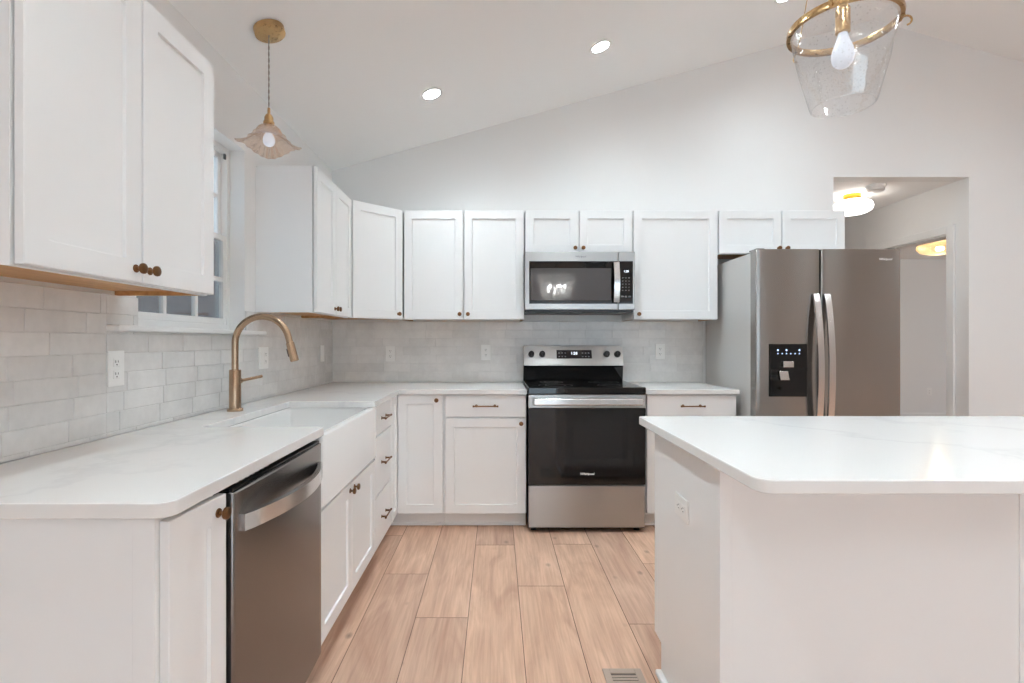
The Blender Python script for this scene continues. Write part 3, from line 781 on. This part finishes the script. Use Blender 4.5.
# faucet
fc = thing('kitchen_faucet', 'champagne bronze gooseneck faucet behind the farmhouse sink', 'faucet', (-45.9, 89.9, 35.7))
B().lathe([(0, 0), (1.3, 0), (1.3, 0.35), (1.2, 0.45), (0.97, 0.45)], (0, 0, 0), 'z', 32).obj('base_flange', 'champ', fc)
B().lathe([(0.97, 0.4), (0.97, 7.1), (0.9, 7.25), (0.58, 7.25)], (0, 0, 0), 'z', 32).obj('body', 'champ', fc)
R_ = 4.75; zc_ = 11.85
pts = [(0, 0, 7.2), (0, 0, 9.5)] + [(R_ - R_ * math.cos(math.radians(a)), 0, zc_ + R_ * math.sin(math.radians(a))) for a in range(0, 169, 6)]
la = Vector(pts[-1]); dr = (la - Vector(pts[-2])).normalized()
pts.append(tuple(la + dr * 0.9))
B().tube(pts, 0.57, 20).obj('spout', 'champ', fc)
e0 = la + dr * 0.8
hd = B(); hd.tube([e0, e0 + dr * 0.15, e0 + dr * 3.3, e0 + dr * 3.45], [0.6, 0.70, 0.74, 0.6], 20)
hd = hd.obj('spray_head', 'champ', fc)
n_ = Vector((dr.z, 0, -dr.x))
bt = e0 + dr * 1.7 + n_ * 0.72
B().tube([bt - dr * 0.7, bt + dr * 0.7], 0.2, 10).obj('spray_button', 'dark', hd)
lv = B(); lv.tube([(0, 0.8, 5.2), (0.2, 1.6, 5.2)], 0.5, 16); lv.tube([(0.2, 1.4, 5.2), (2.3, 5.2, 5.75)], [0.27, 0.27], 14)
lv.obj('lever', 'champ', fc)

# ------------------------------------------------------------------ dishwasher
dw = thing('dishwasher', 'dark stainless dishwasher built in left of the farmhouse sink', 'dishwasher', (-24.45, 47.7, 0), LEFT)
W = 23.9
b = B(); b.box(0.25, 1.4, 4.2, W - 0.25, 24, 34.2, k=0); b.box(0.3, 3.5, 0.1, W - 0.3, 4, 4.2); b.obj('tub', 'black', dw, smooth=False)
b = B(); b.crowned(0, W, 4.4, 33.75, 1.5, 0.25, 0.3); b.obj('door', 'steel_washer', dw)
b = B(); b.box(0.2, 0.25, 33.7, W - 0.2, 1.9, 34.1, 0.05)
b.obj('control_strip', 'black_glass', dw)
b = B()
for i in range(7): b.box(2 + i * 1.1, 0.85, 34.1, 2.7 + i * 1.1, 1.15, 34.13)
b.obj('control_keys', 'key', dw, smooth=False)
def hp(u):
    x = 1.2 + u * (W - 2.4); bow = math.sin(PI * u) ** 0.8 if 0 < u < 1 else 0.0
    y = -0.1 - 2.1 * bow; z = 30.6 - 0.0 * bow; th_ = 0.34
    return [(x, y - th_, z - 0.8), (x, y + th_, z - 0.8), (x, y + th_, z + 0.8), (x, y - th_, z + 0.8)]
B().strip(None, hp, 25).obj('handle', 'steel_bright', dw)

# ------------------------------------------------------------------ range
rg = thing('range', 'stainless electric range with black glass cooktop and oven door', 'range', (7.95, 127.6, 0))
W = 29.25
b = B(); b.box(0.15, 1.2, 1.0, W - 0.15, 26.2, 35.0, k=0)
for x in (1.5, W - 1.5):
    for y in (3, 24): b.lathe([(0, 0.02), (0.8, 0.02), (0.6, 1.0)], (x, y, 0), 'z', 12)
b.obj('body', 'dark', rg, smooth=False)
b = B(); b.box(0.1, 0.35, 1.4, W - 0.1, 1.6, 11.85, 0.15); b.obj('storage_drawer', 'steel', rg)
od = B(); od.box(0, 0, 12.15, W, 1.5, 31.3, 0.12); od = od.obj('oven_door', 'black_glass', rg)
b = B(); b.box(0, -0.05, 31.3, W, 1.5, 34.6, 0.12); b.obj('door_rail', 'steel', od)
b = B(); b.box(6.0, -0.03, 16.2, W - 6.0, 0.05, 28.0); b.obj('oven_window', 'black_window', od, smooth=False)
hb = B()
hb.box(1.1, -2.3, 32.2, W - 1.1, -1.55, 33.9, 0.28, 3)
for x in (1.2, W - 2.0): hb.box(x, -1.7, 32.5, x + 0.8, 0.1, 33.6, 0.08)
hb.obj('handle', 'steel_bright', od)
ct = B(); ct.box(-0.05, -0.2, 34.75, W + 0.05, 22.9, 36.45, 0.18, 3); ct = ct.obj('cooktop', 'black_glass', rg)
for cx, cy_, rr in ((7.5, 6.5, 4.4), (22.2, 6.5, 3.6), (7.5, 17, 3.2), (22.2, 17, 4.2)):
    for q in (rr, rr * 0.6):
        B().lathe([(q - 0.05, 36.455), (q + 0.05, 36.455), (q + 0.05, 36.462), (q - 0.05, 36.462)], (cx, cy_, 0), 'z', 40, closed=True).obj('burner_ring', 'dark', ct)
bk = B(); bk.prism([(23.4, 36.1), (26.4, 36.1), (26.4, 46.6), (24.3, 46.6), (22.3, 40.8), (22.75, 40.5)], 0.0, W, 'x', 0.08); bk = bk.obj('backguard', 'black_glass', rg)
# slanted stainless face
fa = math.atan2(2.0, 5.8)
fp = B(); fp.box(0, -0.14, 0, W, 0.06, 6.15, 0.06); fp = fp.obj('control_panel', 'steel', bk, loc=(0, 22.28, 40.82), rot=(-fa, 0, 0))
for px_ in (531.4, 542.3, 607.0, 617.7):
    kx = (px_ - 523.5) / 3.41
    kb = B(); kb.lathe([(0, 0), (0.95, 0), (0.95, 0.35), (0.8, 0.95), (0.7, 1.0), (0, 1.0)], (0, 0, 0), '-y', 24); kb.box(-0.14, -1.2, -0.78, 0.14, -0.9, 0.78, 0.05)
    kb.obj('control_knob', 'black', fp, loc=(kx, -0.14, 3.45))
dp = B(); dp.box(9.75, -0.2, 2.15, 20.1, -0.12, 4.75, 0.03); dp = dp.obj('display', 'display', fp)
lettering('clock_digits', '1:28', 1.15, dp, (14.9, -0.215, 3.7), (PI / 2, 0, 0), 'white_led', depth=0.005)
for xx in (10.3, 17.2):
    for j in range(2):
        b = B()
        for i in range(3): b.box(xx + i * 0.9, -0.215, 2.6 + j * 1.1, xx + 0.4 + i * 0.9, -0.2, 2.85 + j * 1.1)
        b.obj('button_print', 'key', dp, smooth=False)
lettering('lettering', 'Whirlpool', 0.85, od, (W / 2, -0.04, 14.9), (PI / 2, 0, 0), 'logo', 0.2)

# ------------------------------------------------------------------ microwave
mw = thing('microwave', 'stainless over-the-range microwave with dark window above the range', 'microwave', (7.65, 138.35, 55.9))
W, Hh = 29.75, 16.25
b = B(); b.box(0.1, 1.5, 0.0, W - 0.1, 16.4, Hh, k=0); b.obj('casing', 'dark', mw, smooth=False)
b = B()
for i in range(2): b.box(3 + i * 13, 3.0, -0.12, 13 + i * 13, 11, 0.0)
b.box(0.6, 0.4, -0.05, W - 0.6, 1.4, 0.5)
b.obj('vent_grille', 'black', mw, smooth=False)
xs = 25.2
md = B(); md.box(0, 0, 0.6, xs - 0.06, 1.5, Hh, 0.12); md = md.obj('door', 'steel', mw)
def mx(p): return (p - 524.8) / 3.7
def mz(p): return (341.5 - p) / 3.7 + H - 55.9
b = B(); b.box(mx(529.2), -0.06, mz(303.8), xs - 0.1, 0.1, mz(261.2), 0.04); g = b.obj('glass_surround', 'black_glass', md)
b = B(); b.box(mx(530.6), -0.09, mz(300.2), mx(611.0), 0.0, mz(268.2), 0.02); b.obj('window', 'mw_window', g)
def mh(u):
    z = mz(302.6) + u * (mz(262.6) - mz(302.6)); bow = math.sin(PI * u); y = -0.9 - 0.9 * bow
    x = mx(615.6); return [(x - 0.75, y - 0.2, z), (x + 0.75, y - 0.2, z), (x + 0.75, y + 0.25, z), (x - 0.75, y + 0.25, z)]
b = B(); b.strip(None, mh, 17)
for z in (mz(302.6) + 0.5, mz(262.6) - 0.5): b.box(mx(615.6) - 0.4, -1.0, z - 0.4, mx(615.6) + 0.4, 0.0, z + 0.4)
b.obj('handle', 'steel_bright', md)
cp = B(); cp.box(xs + 0.06, 0, 0.6, W, 1.5, Hh, 0.12); cp = cp.obj('control_panel', 'steel', mw)
b = B(); b.box(xs + 0.1, -0.06, mz(303.8), mx(632.9), 0.1, mz(261.2), 0.04); cg = b.obj('keypad', 'black_glass', cp)
b = B(); b.box(mx(622.2), -0.08, mz(273.2), mx(630), -0.06, mz(269.6)); dp = b.obj('display', 'display', cg, smooth=False)
lettering('clock_digits', '1:28', 0.8, dp, ((mx(622.2) + mx(630)) / 2, -0.085, (mz(273.2) + mz(269.6)) / 2), (PI / 2, 0, 0), 'white_led', depth=0.005)
b = B()
for r_ in range(5):
    for c_ in range(3):
        x, z = mx(622.6 + c_ * 3.2), mz(278 + r_ * 3.1); b.box(x - 0.16, -0.075, z - 0.12, x + 0.16, -0.06, z + 0.12)
b.obj('button_print', 'key', cg, smooth=False); b = B()
for c_ in range(3):
    x, z = mx(622.3 + c_ * 3.6), mz(296.5); b.box(x - 0.3, -0.075, z - 0.2, x + 0.3, -0.06, z + 0.2)
b.obj('button_print', 'key', cg, smooth=False)
lettering('lettering', 'Whirlpool', 0.7, md, (mx(580.5), -0.01, mz(256.6)), (PI / 2, 0, 0), 'logo_dark', 0.2)

# ------------------------------------------------------------------ refrigerator
FX, FYd = 62.85, 124.0
fr = thing('refrigerator', 'tall stainless side-by-side refrigerator with water dispenser', 'refrigerator', (FX, FYd, 0))
W, Hf = 35.1, 70.3
b = B(); b.box(0.2, 2.9, 1.6, W - 0.2, 30.4, Hf - 0.5, 0.15); b.box(1, 4, 0.1, W - 1, 28, 1.6); b.obj('body', 'fridge_side', fr)
GX = 15.6
ld = B(); ld.crowned(0, GX - 0.14, 2.2, Hf, 2.7, 0.10, 0.3); ld = ld.obj('freezer_door', 'steel_dark', fr)
rd = B(); rd.crowned(GX + 0.14, W, 2.2, Hf, 2.7, 0.12, 0.3); rd = rd.obj('fridge_door', 'steel_dark', fr)
def fh(xc):
    def fn(u):
        z = 22.0 + u * 37.4; bow = math.sin(PI * u) ** 0.75 if 0 < u < 1 else 0; y = -0.35 - 2.0 * bow
        return [(xc - 0.72, y - 0.3, z), (xc + 0.72, y - 0.3, z), (xc + 0.72, y + 0.3, z), (xc - 0.72, y + 0.3, z)]
    return fn
B().strip(None, fh(GX - 1.35), 25).obj('handle', 'steel_bright', ld)
B().strip(None, fh(GX + 1.3), 25).obj('handle', 'steel_bright', rd)
def fx(p): return (p - 496.5) / 4.13 - FX
def fz(p): return H + (341.5 - p) / 4.13
a0, a1, c0, c1 = fx(769.0), fx(806.6), fz(396.5), fz(344.0)
dp = B(); zc0 = fz(369)                             # recess below, key panel above
for q in ((a0, a1, zc0, c1), (a0, a0 + 0.5, c0, zc0), (a1 - 0.5, a1, c0, zc0), (a0 + 0.5, a1 - 0.5, c0, c0 + 0.9)):
    dp.box(q[0], -0.32, q[2], q[1], 0.2, q[3], 0.07)
dp.box(a0 + 0.4, -0.26, c0 + 0.4, a1 - 0.4, 0.15, zc0 + 0.2)
dp = dp.obj('water_dispenser', 'black_glass', ld)
b = B(); b.box(fx(781.5), -0.9, fz(367.3), fx(792), -0.2, fz(361.2), 0.1); b.obj('dispenser_spout', 'steel_bright', dp)
b = B(); t_ = bmesh.new()
b.prism([(fx(777.6) , fz(371)), (fx(786.5), fz(371)), (fx(788.2), fz(380)), (fx(779.2), fz(380))], -0.75, -0.35, 'y', 0.08); b.obj('dispenser_paddle', 'steel_bright', dp)
b = B()
for i in range(6): b.lathe([(0, 0), (0.13, 0), (0.13, 0.02), (0, 0.02)], (fx(777.2 + i * 4.3), -0.32, fz(353.6)), '-y', 10)
for i in (0, 2, 5): b.lathe([(0, 0), (0.2, 0), (0.2, 0.02), (0, 0.02)], (fx(777.2 + i * 4.3), -0.32, fz(350.2)), '-y', 10)
b.obj('indicator_light', 'blue', dp)
lettering('lettering', 'Whirlpool', 0.75, rd, (fx(885), -0.2, fz(259.3)), (PI / 2, 0, 0), 'logo', 0.2)
for x in (1.5, W - 1.5): B().box(x - 1, 0.8, Hf - 0.02, x + 1, 4.5, Hf + 0.3, 0.1).obj('hinge_cover', 'dark', fr)

# ------------------------------------------------------------------ island
IX0, IX1, IY0, IY1 = 23.5, 95.5, 53.6, 76.8
il = thing('kitchen_island', 'white panelled kitchen island in front of the refrigerator', 'island', (0, 0, 0))
b = B(); b.box(IX0 + 0.4, IY0 + 0.3, 4.6, IX1 - 0.25, IY1, 35.0); b.box(IX0 + 0.4, IY0 + 0.3, 0.02, IX1 - 0.25, IY1 - 3.2, 4.6)
b.obj('carcass', 'cab', il, smooth=False)
b = B(); b.prism([(IY0 + 1.4, 0.02), (IY1 - 3.0, 0.02), (IY1 - 3.0, 4.5), (IY1, 4.5), (IY1, 35.0), (IY0 + 1.4, 35.0)], IX0 + 0.25, IX0 + 0.4, 'x'); b.obj('side_panel', 'cab', il, smooth=False)
b = B(); b.box(IX0 - 0.12, IY0, 0.02, IX0 + 1.1, IY0 + 1.5, 35.0, 0.06); b.obj('corner_post', 'cab', il, smooth=False)
b = B(); b.box(IX0 + 1.1, IY0 + 0.12, 0.02, 55.0, IY0 + 0.3, 35.0); b.obj('back_panel', 'cab', il, smooth=False)
b = B(); b.box(55.15, IY0 + 0.12, 0.02, IX1 - 0.1, IY0 + 0.3, 35.0); b.obj('back_panel', 'cab', il, smooth=False)
b = B(); b.box(54.8, IY0 + 0.02, 0.02, 56.2, IY0 + 0.3, 35.0, 0.05); b.obj('batten', 'cab', il, smooth=False)
b = B(); b.box(IX0 - 0.65, IY0 - 0.6, 0.02, IX0 + 0.25, IY1 - 3.0, 0.8, 0.25, 3); b.box(IX0, IY0 - 0.65, 0.02, IX1, IY0 + 0.1, 0.8, 0.25, 3); b.obj('shoe_molding', 'trim', il)
n = 3; ww = (IX1 - IX0 - 1) / n                       # doors on the working side
for i in range(n):
    x0 = IX0 + 0.5 + i * ww
    d = B().shaker(0.15, 4.8, ww - 0.15, 34.6, 0).obj('door', 'cab', il, smooth=False, loc=(x0 + ww, IY1 + 0.78, 0), rot=(0, 0, PI)); knob(d, 1.5, 32.5)
CX0, CX1_, CY0_, CY1_, r = 22.1, 97.0, 43.0, 80.0, 1.5
poly = arc(CX1_ - r, CY1_ - r, r, 0, 90) + arc(CX0 + 0.7, CY1_ - 0.7, 0.7, 90, 180) + arc(CX0 + r, CY0_ + r, r, 180, 270) + arc(CX1_ - r, CY0_ + r, r, 270, 360)
tag(B().prism(poly, 35.05, 36.25, 'z', 0.12).obj('countertop', 'quartz'), 'large rectangular white quartz top lying on the kitchen island', 'countertop', 'white quartz countertops')

# ------------------------------------------------------------------ outlets, switches, floor register
def outlet(label, loc, rot, horizontal=False, kind='duplex', two=False):
    name = 'wall_switch' if kind == 'switch' else 'wall_outlet'
    t = thing(name, label, 'switch' if kind == 'switch' else 'outlet', loc, 0, 'white wall plates')
    t.rotation_euler = rot
    w, h = (4.6 if two else 2.85), 4.6
    if horizontal: w, h = h, w
    B().box(-w / 2, -0.22, -h / 2, w / 2, 0, h / 2, 0.09).obj('cover_plate', 'plate', t)
    for gx in ((-0.93, 0.93) if two else (0,)):
        if kind == 'switch' or (two and gx < 0):
            B().box(gx - 0.65, -0.32, -1.3, gx + 0.65, -0.2, 1.3, 0.06).obj('rocker', 'plate', t)
        else:
            for s in (-1, 1):
                cx, cz = (s * 0.78, 0) if horizontal else (gx, s * 0.78)
                rc = B(); rc.box(cx - 0.6, -0.28, cz - 0.55, cx + 0.6, -0.2, cz + 0.55, 0.05); rc = rc.obj('receptacle', 'plate', t)
                sb = B()
                for a, hh in ((-0.22, 0.32), (0.22, 0.26)):
                    if horizontal: sb.box(cx - hh / 2 + 0.15, -0.29, cz + a - 0.05, cx + hh / 2 + 0.15, -0.27, cz + a + 0.05)
                    else: sb.box(cx + a - 0.05, -0.29, cz - hh / 2 + 0.12, cx + a + 0.05, -0.27, cz + hh / 2 + 0.12)
                if horizontal: sb.lathe([(0, 0), (0.1, 0), (0.1, 0.02), (0, 0.02)], (cx - 0.3, -0.27, cz), '-y', 10)
                else: sb.lathe([(0, 0), (0.1, 0), (0.1, 0.02), (0, 0.02)], (cx, -0.27, cz - 0.28), '-y', 10)
                sb.obj('slot', 'slot', rc, smooth=False)
    return t
tx, ty = WL + 0.31, WB - 0.31
outlet('white outlet on the tile under the large cabinet left of the window', (tx, 66.4, 44.4), (0, 0, LEFT))
outlet('white double plate on the tile just right of the faucet', (tx, 108.4, 44.4), (0, 0, LEFT), two=True)
outlet('white switch on the sink wall tile nearest the room corner', (tx, 145.2, 44.5), (0, 0, LEFT), kind='switch')
outlet('white outlet on the back wall tile nearest the room corner', (-32.0, ty, 44.2), (0, 0, 0))
outlet('white outlet on the back wall tile just left of the range', (-3.2, ty, 44.6), (0, 0, 0))
outlet('white outlet on the back wall tile between range and refrigerator', (49.4, ty, 44.9), (0, 0, 0))
outlet('white sideways outlet on the end panel of the kitchen island', (IX0 + 0.25, 65.4, 26.7), (0, 0, -PI / 2), horizontal=True)
outlet('white outlet on the wall of the room past the hallway', (262, 309.98, 17.5), (0, 0, 0))

rg2 = thing('floor_register', 'taupe slotted air register set into the oak floor beside the island', 'register', (15.4, 61.5, 0))
b = B(); w, l = 5.6, 13.2
for q in ((0, 0, 1.0, l), (w - 1.0, 0, w, l), (1.0, 0, w - 1.0, 1.1), (1.0, l - 1.1, w - 1.0, l)): b.box(q[0], q[1], 0.005, q[2], q[3], 0.22, 0.06)
b.obj('frame', 'register', rg2)
b = B(); b.box(0.9, 1.0, 0.004, w - 0.9, l - 1.0, 0.03); b.obj('damper', 'black', rg2, smooth=False)
b = B()
for i in range(17): b.box(1.0, 1.3 + i * 0.63, 0.05, w - 1.0, 1.72 + i * 0.63, 0.15, 0.03)
b.obj('louver', 'register', rg2)

# ------------------------------------------------------------------ lamps
def frame_on_ceiling(x, y, drop=0.0):
    s = sl if x <= RX else -sl
    return Matrix.Translation(Vector((x, y, zc(x) - drop)) * S) @ Matrix.Rotation(-math.atan(s), 4, 'Y')
def can(x, y, label):
    t = thing('recessed_light', label, 'ceiling light', group='recessed ceiling lights')
    t.matrix_world = frame_on_ceiling(x, y)
    B().lathe([(2.05, -0.02), (2.9, -0.02), (2.85, -0.14), (2.3, -0.22), (2.05, -0.12)], (0, 0, 0), 'z', 36, closed=True).obj('trim_ring', 'trim', t)
    B().lathe([(0, -0.10), (2.05, -0.10), (2.05, -0.04), (0, -0.04)], (0, 0, 0), 'z', 36).obj('lens', 'can', t)
can(-16.0, 126.5, 'lit recessed ceiling light lowest on the slope, above the sink side')
can(25.7, 126.5, 'lit recessed ceiling light midway up the slope, above the range')
can(72.0, 127.0, 'lit recessed ceiling light beside the glass island pendant')
for x in (-16, 25.7, 72):  # extra rows out of view, added to light counters, floor and cabinets
    for y in (79.0, 32.0, -60.0): can(x, y, 'unseen recessed ceiling light added nearer the camera to light the kitchen')
for x in (155, 215):  # more out-of-view lamps, added on the far slope to brighten the room
    for y in (110.0, 15.0, -80.0): can(x, y, 'unseen recessed ceiling light added on the far slope to light the room')

# pendant over the sink
PX, PY = -39.7, 89.3
pe = thing('pendant_light', 'small peach fluted glass pendant hanging over the sink', 'pendant light', (PX, PY, 0))
cn = B(); cn.lathe([(0, -1.1), (2.3, -1.1), (2.55, -0.95), (2.6, 0.0), (0, 0.0)], (0, 0, 0), 'z', 36)
for a in (60, 240): cn.lathe([(0, -0.1), (0.16, -0.1), (0.16, 0.05)], (1.3 * math.cos(math.radians(a)), 1.3 * math.sin(math.radians(a)), -1.05), 'z', 10)
cn = cn.obj('canopy', 'brass', pe)
cn.matrix_local = Matrix.Translation((0, 0, zc(PX) * S)) @ Matrix.Rotation(-math.atan(sl), 4, 'Y')
zt, zb = zc(PX) - 1.1, 87.0
cd = B(); n = 46
for ph in (0, PI): cd.tube([(0.07 * math.cos(ph + i * 0.9), 0.07 * math.sin(ph + i * 0.9), zb + (zt - zb) * i / n) for i in range(n + 1)], 0.07, 6)
cd.obj('cord', 'cord', pe)
b = B(); b.lathe([(0, zb + 1.6), (0.22, zb + 1.6), (0.25, zb + 0.6), (0.5, zb + 0.4), (0.75, zb - 0.1), (0.75, zb - 0.7), (0.9, zb - 0.8), (0.9, zb - 1.2), (0.62, zb - 1.3), (0.62, zb - 2.8), (0, zb - 2.8)], (0, 0, 0), 'z', 24)
b.obj('socket', 'brass', pe)
# fluted shade with a waved rim
b = B(); t_ = bmesh.new(); NA, NR = 280, 20; grid = []
zs = zb - 1.5
for i in range(NR + 1):
    u = i / NR; ring = []
    for j in range(NA):
        a = 2 * PI * j / NA
        if u < 0.4:
            q = u / 0.4; rr = 0.9 + 1.3 * math.sin(q * PI / 2) ** 0.9; zz = -1.9 * (1 - math.cos(q * PI / 2))
        else:
            q = (u - 0.4) / 0.6; rr = 2.2 + 3.0 * q; zz = -1.9 - 1.25 * q ** 0.8
            wv = q ** 1.4; w3 = math.sin(3 * a - 1.257)
            zz += 1.0 * wv * w3; rr += 0.35 * wv * w3
        rr *= 1 + 0.032 * (0.5 + 0.5 * u) * math.cos(28 * a)
        ring.append(t_.verts.new((rr * math.cos(a) * S, rr * math.sin(a) * S, (zs + zz) * S)))
    grid.append(ring)
for a, c in zip(grid, grid[1:]):
    for j in range(NA): t_.faces.new((a[j], a[(j + 1) % NA], c[(j + 1) % NA], c[j]))
bmesh.ops.recalc_face_normals(t_, faces=t_.faces)
bmesh.ops.solidify(t_, geom=list(t_.faces), thickness=0.1 * S)
b.merge(t_); b.obj('shade', 'amber', pe)
b = B(); b.lathe([(0.5, zb - 2.7), (0.55, zb - 2.9), (0.75, zb - 3.2), (0.92, zb - 3.6), (1.0, zb - 4.0), (0.96, zb - 4.4), (0.8, zb - 4.75), (0.5, zb - 5.0), (0, zb - 5.1)], (0, 0, 0), 'z', 24); b.obj('bulb', 'bulb_cool', pe)

# bell jar pendants over the island
def bell(x, y, label):
    t = thing('pendant_light', label, 'pendant light', (x, y, 0))
    zt, zb = 85.8, 76.1
    b = B(); b.lathe([(5.5, zt - 0.45), (5.9, zt - 0.45), (5.95, zt - 0.1), (5.85, zt + 0.35), (5.6, zt + 0.35), (5.5, zt)], (0, 0, 0), 'z', 64, closed=True)
    rim = b.obj('rim_band', 'brass', t)
    for a in (-14, 106, 226):
        a = math.radians(a); ca, sa = math.cos(a), math.sin(a)
        hk = B()
        hk.tube([((6.0 + 0.55 + 0.55 * math.cos(th)) * ca, (6.0 + 0.55 + 0.55 * math.cos(th)) * sa, zt - 0.3 + 0.55 * math.sin(th)) for th in [math.radians(d) for d in range(180, -100, -20)]], 0.11, 8)
        hk.obj('hook', 'brass', rim)
        am = B(); am.tube([(6.5 * ca, 6.5 * sa, zt + 0.1), (6.3 * ca, 6.3 * sa, zt + 1.0), (0.5 * ca, 0.5 * sa, zt + 24.8)], 0.05, 8)
        am.obj('suspension_rod', 'brass', t)
    b = B(); b.lathe([(5.5, zt + 0.2), (5.35, zt - 1.2), (4.6, zt - 5.0), (3.5, zb + 0.4), (3.36, zb + 0.06), (3.26, zb), (3.16, zb + 0.06), (3.2, zb + 0.16)], (0, 0, 0), 'z', 72)
    b.obj('glass_shade', 'seeded', t)
    b = B(); b.tube([(0, 0, zt + 2.0), (0, 0, zc(x) - 0.4)], 0.2, 12); b.lathe([(0, zt + 24.2), (0.7, zt + 24.2), (0.7, zt + 25.4), (0, zt + 25.4)], (0, 0, 0), 'z', 20)
    b.obj('stem', 'brass', t)
    b = B(); b.lathe([(0, 0), (2.6, 0), (2.6, -0.8), (2.3, -1.0), (0, -1.0)], (0, 0, 0), 'z', 36); c = b.obj('canopy', 'brass', t)
    c.matrix_local = Matrix.Translation((0, 0, zc(x) * S)) @ Matrix.Rotation(-math.atan(sl), 4, 'Y')
    b = B(); b.lathe([(0, zt + 2.40), (0.55, zt + 2.40), (0.78, zt + 2.00), (0.78, zt - 0.80), (0.6, zt - 0.90), (0, zt - 0.90)], (0, 0, 0), 'z', 24); b.obj('socket', 'brass', t)
    b = B(); b.lathe([(0.5, zt - 0.90), (0.56, zt - 1.20), (0.68, zt - 1.70), (0.9, zt - 2.30), (1.08, zt - 2.80), (1.18, zt - 3.30), (1.2, zt - 3.70), (1.13, zt - 4.20), (0.95, zt - 4.60), (0.65, zt - 4.90), (0.3, zt - 5.04), (0, zt - 5.08)], (0, 0, 0), 'z', 24); b.obj('bulb', 'bulb_cool', t)
bell(41.6, 61.5, 'clear seeded glass bell pendant with brass rim over the island')

# hall lamps and detector
t = thing('flush_mount_light', 'white oval glass ceiling lamp with gold base in the hallway', 'ceiling light', (120.8, 174, HZ))
B().lathe([(0, 0), (2.6, 0), (2.6, -1.9), (0, -1.9)], (0, 0, 0), 'z', 32).obj('base', 'gold', t)
B().lathe([(2.0, -1.8), (4.2, -2.1), (5.7, -3.0), (6.1, -4.2), (5.7, -5.4), (4.4, -6.2), (2.5, -6.6), (0, -6.7)], (0, 0, 0), 'z', 40).obj('shade', 'opal', t)
t = thing('smoke_detector', 'round white smoke detector on the hallway ceiling', 'smoke detector', (121, 163.5, HZ))
B().lathe([(0, 0), (2.8, 0), (2.8, -0.7), (0, -0.7)], (0, 0, 0), 'z', 32).obj('mounting_plate', 'plate', t)
B().lathe([(2.5, -0.7), (2.45, -1.7), (1.9, -2.1), (0, -2.2)], (0, 0, 0), 'z', 32).obj('housing', 'plate', t)
t = thing('flush_mount_light', 'amber pleated glass ceiling lamp in the room past the hallway', 'ceiling light', (213, 246, HZ))
B().lathe([(0, 0), (3, 0), (3, -1.2), (0, -1.2)], (0, 0, 0), 'z', 32).obj('base', 'gold', t)
b = B(); t_ = bmesh.new(); prof = [(2.5, -1.2), (6.5, -1.6), (8.4, -3.2), (8.6, -5.0), (7.2, -6.8), (4.0, -7.9), (0.6, -8.2)]; NA = 160; grid = []
for i, (r_, h_) in enumerate(prof):
    grid.append([t_.verts.new(((r_ * (1 + 0.05 * math.cos(20 * 2 * PI * j / NA + i * 0.9))) * math.cos(2 * PI * j / NA) * S, (r_ * (1 + 0.05 * math.cos(20 * 2 * PI * j / NA + i * 0.9))) * math.sin(2 * PI * j / NA) * S, h_ * S)) for j in range(NA)])
for a, c in zip(grid, grid[1:]):
    for j in range(NA): t_.faces.new((a[j], a[(j + 1) % NA], c[(j + 1) % NA], c[j]))
t_.faces.new(grid[-1]); bmesh.ops.recalc_face_normals(t_, faces=t_.faces)
b.merge(t_); sh = b.obj('shade', 'amber_lit', t)
B().lathe([(0, -4.4), (1.2, -4.4), (1.6, -5.2), (1.2, -6.0), (0, -6.2)], (0, 0, 0), 'z', 24).obj('bulb', 'bulb_room', t)

# crystal chandelier of the dining end; it shows in the microwave door
t = thing('chandelier', 'tiered crystal block chandelier reflected in the microwave door', 'chandelier', (37, -40, 0))
b = B()
tiers = [(12.5, 89), (12.2, 85), (11.0, 81), (9.5, 77), (8.2, 73.5)]
for rr, z in tiers: b.lathe([(rr - 0.2, z), (rr + 0.2, z), (rr + 0.2, z + 0.35), (rr - 0.2, z + 0.35)], (0, 0, 0), 'z', 32, closed=True)
b.tube([(0, 0, 75), (0, 0, zc(37) - 0.2)], 0.25, 10); b.lathe([(0, -1), (2.5, -1), (2.5, 0), (0, 0)], (0, 0, zc(37) - 0.8), 'z', 24)
for a in range(4):
    c_, s_ = math.cos(a * PI / 2), math.sin(a * PI / 2); b.tube([(0, 0, 89.2), (12.5 * c_, 12.5 * s_, 89.2)], 0.15, 8)
    b.tube([(12.5 * c_, 12.5 * s_, 89), (12.2 * c_, 12.2 * s_, 85), (11 * c_, 11 * s_, 81), (9.5 * c_, 9.5 * s_, 77), (8.2 * c_, 8.2 * s_, 73.6)], 0.15, 8)
b.obj('frame', 'champ', t)
cb = B()
for (r0, z0), (r1, z1) in zip(tiers, tiers[1:]):
    n = 14
    for j in range(n):
        a = 2 * PI * (j + 0.5) / n; rr = r1
        m = Matrix.Translation(Vector((rr * math.cos(a), rr * math.sin(a), (z0 + z1 + 0.35) / 2)) * S) @ Matrix.Rotation(a, 4, 'Z')
        q = bmesh.new(); bmesh.ops.create_cube(q, size=1.0)
        bmesh.ops.transform(q, matrix=m @ Matrix.Diagonal((0.7 * S, (2 * PI * rr / n - 0.7) * S, (z0 - z1 - 0.8) * S, 1)), verts=q.verts); cb.merge(q, smooth=False)
cb.obj('crystal_block', 'crystal', t, smooth=False)
for a in range(5):
    c_, s_ = 5 * math.cos(a * 2 * PI / 5), 5 * math.sin(a * 2 * PI / 5)
    B().lathe([(0, 79), (0.7, 79.3), (0.9, 81), (0.5, 83), (0, 83.5)], (c_, s_, 0), 'z', 16).obj('bulb', 'bulb_warm', t)
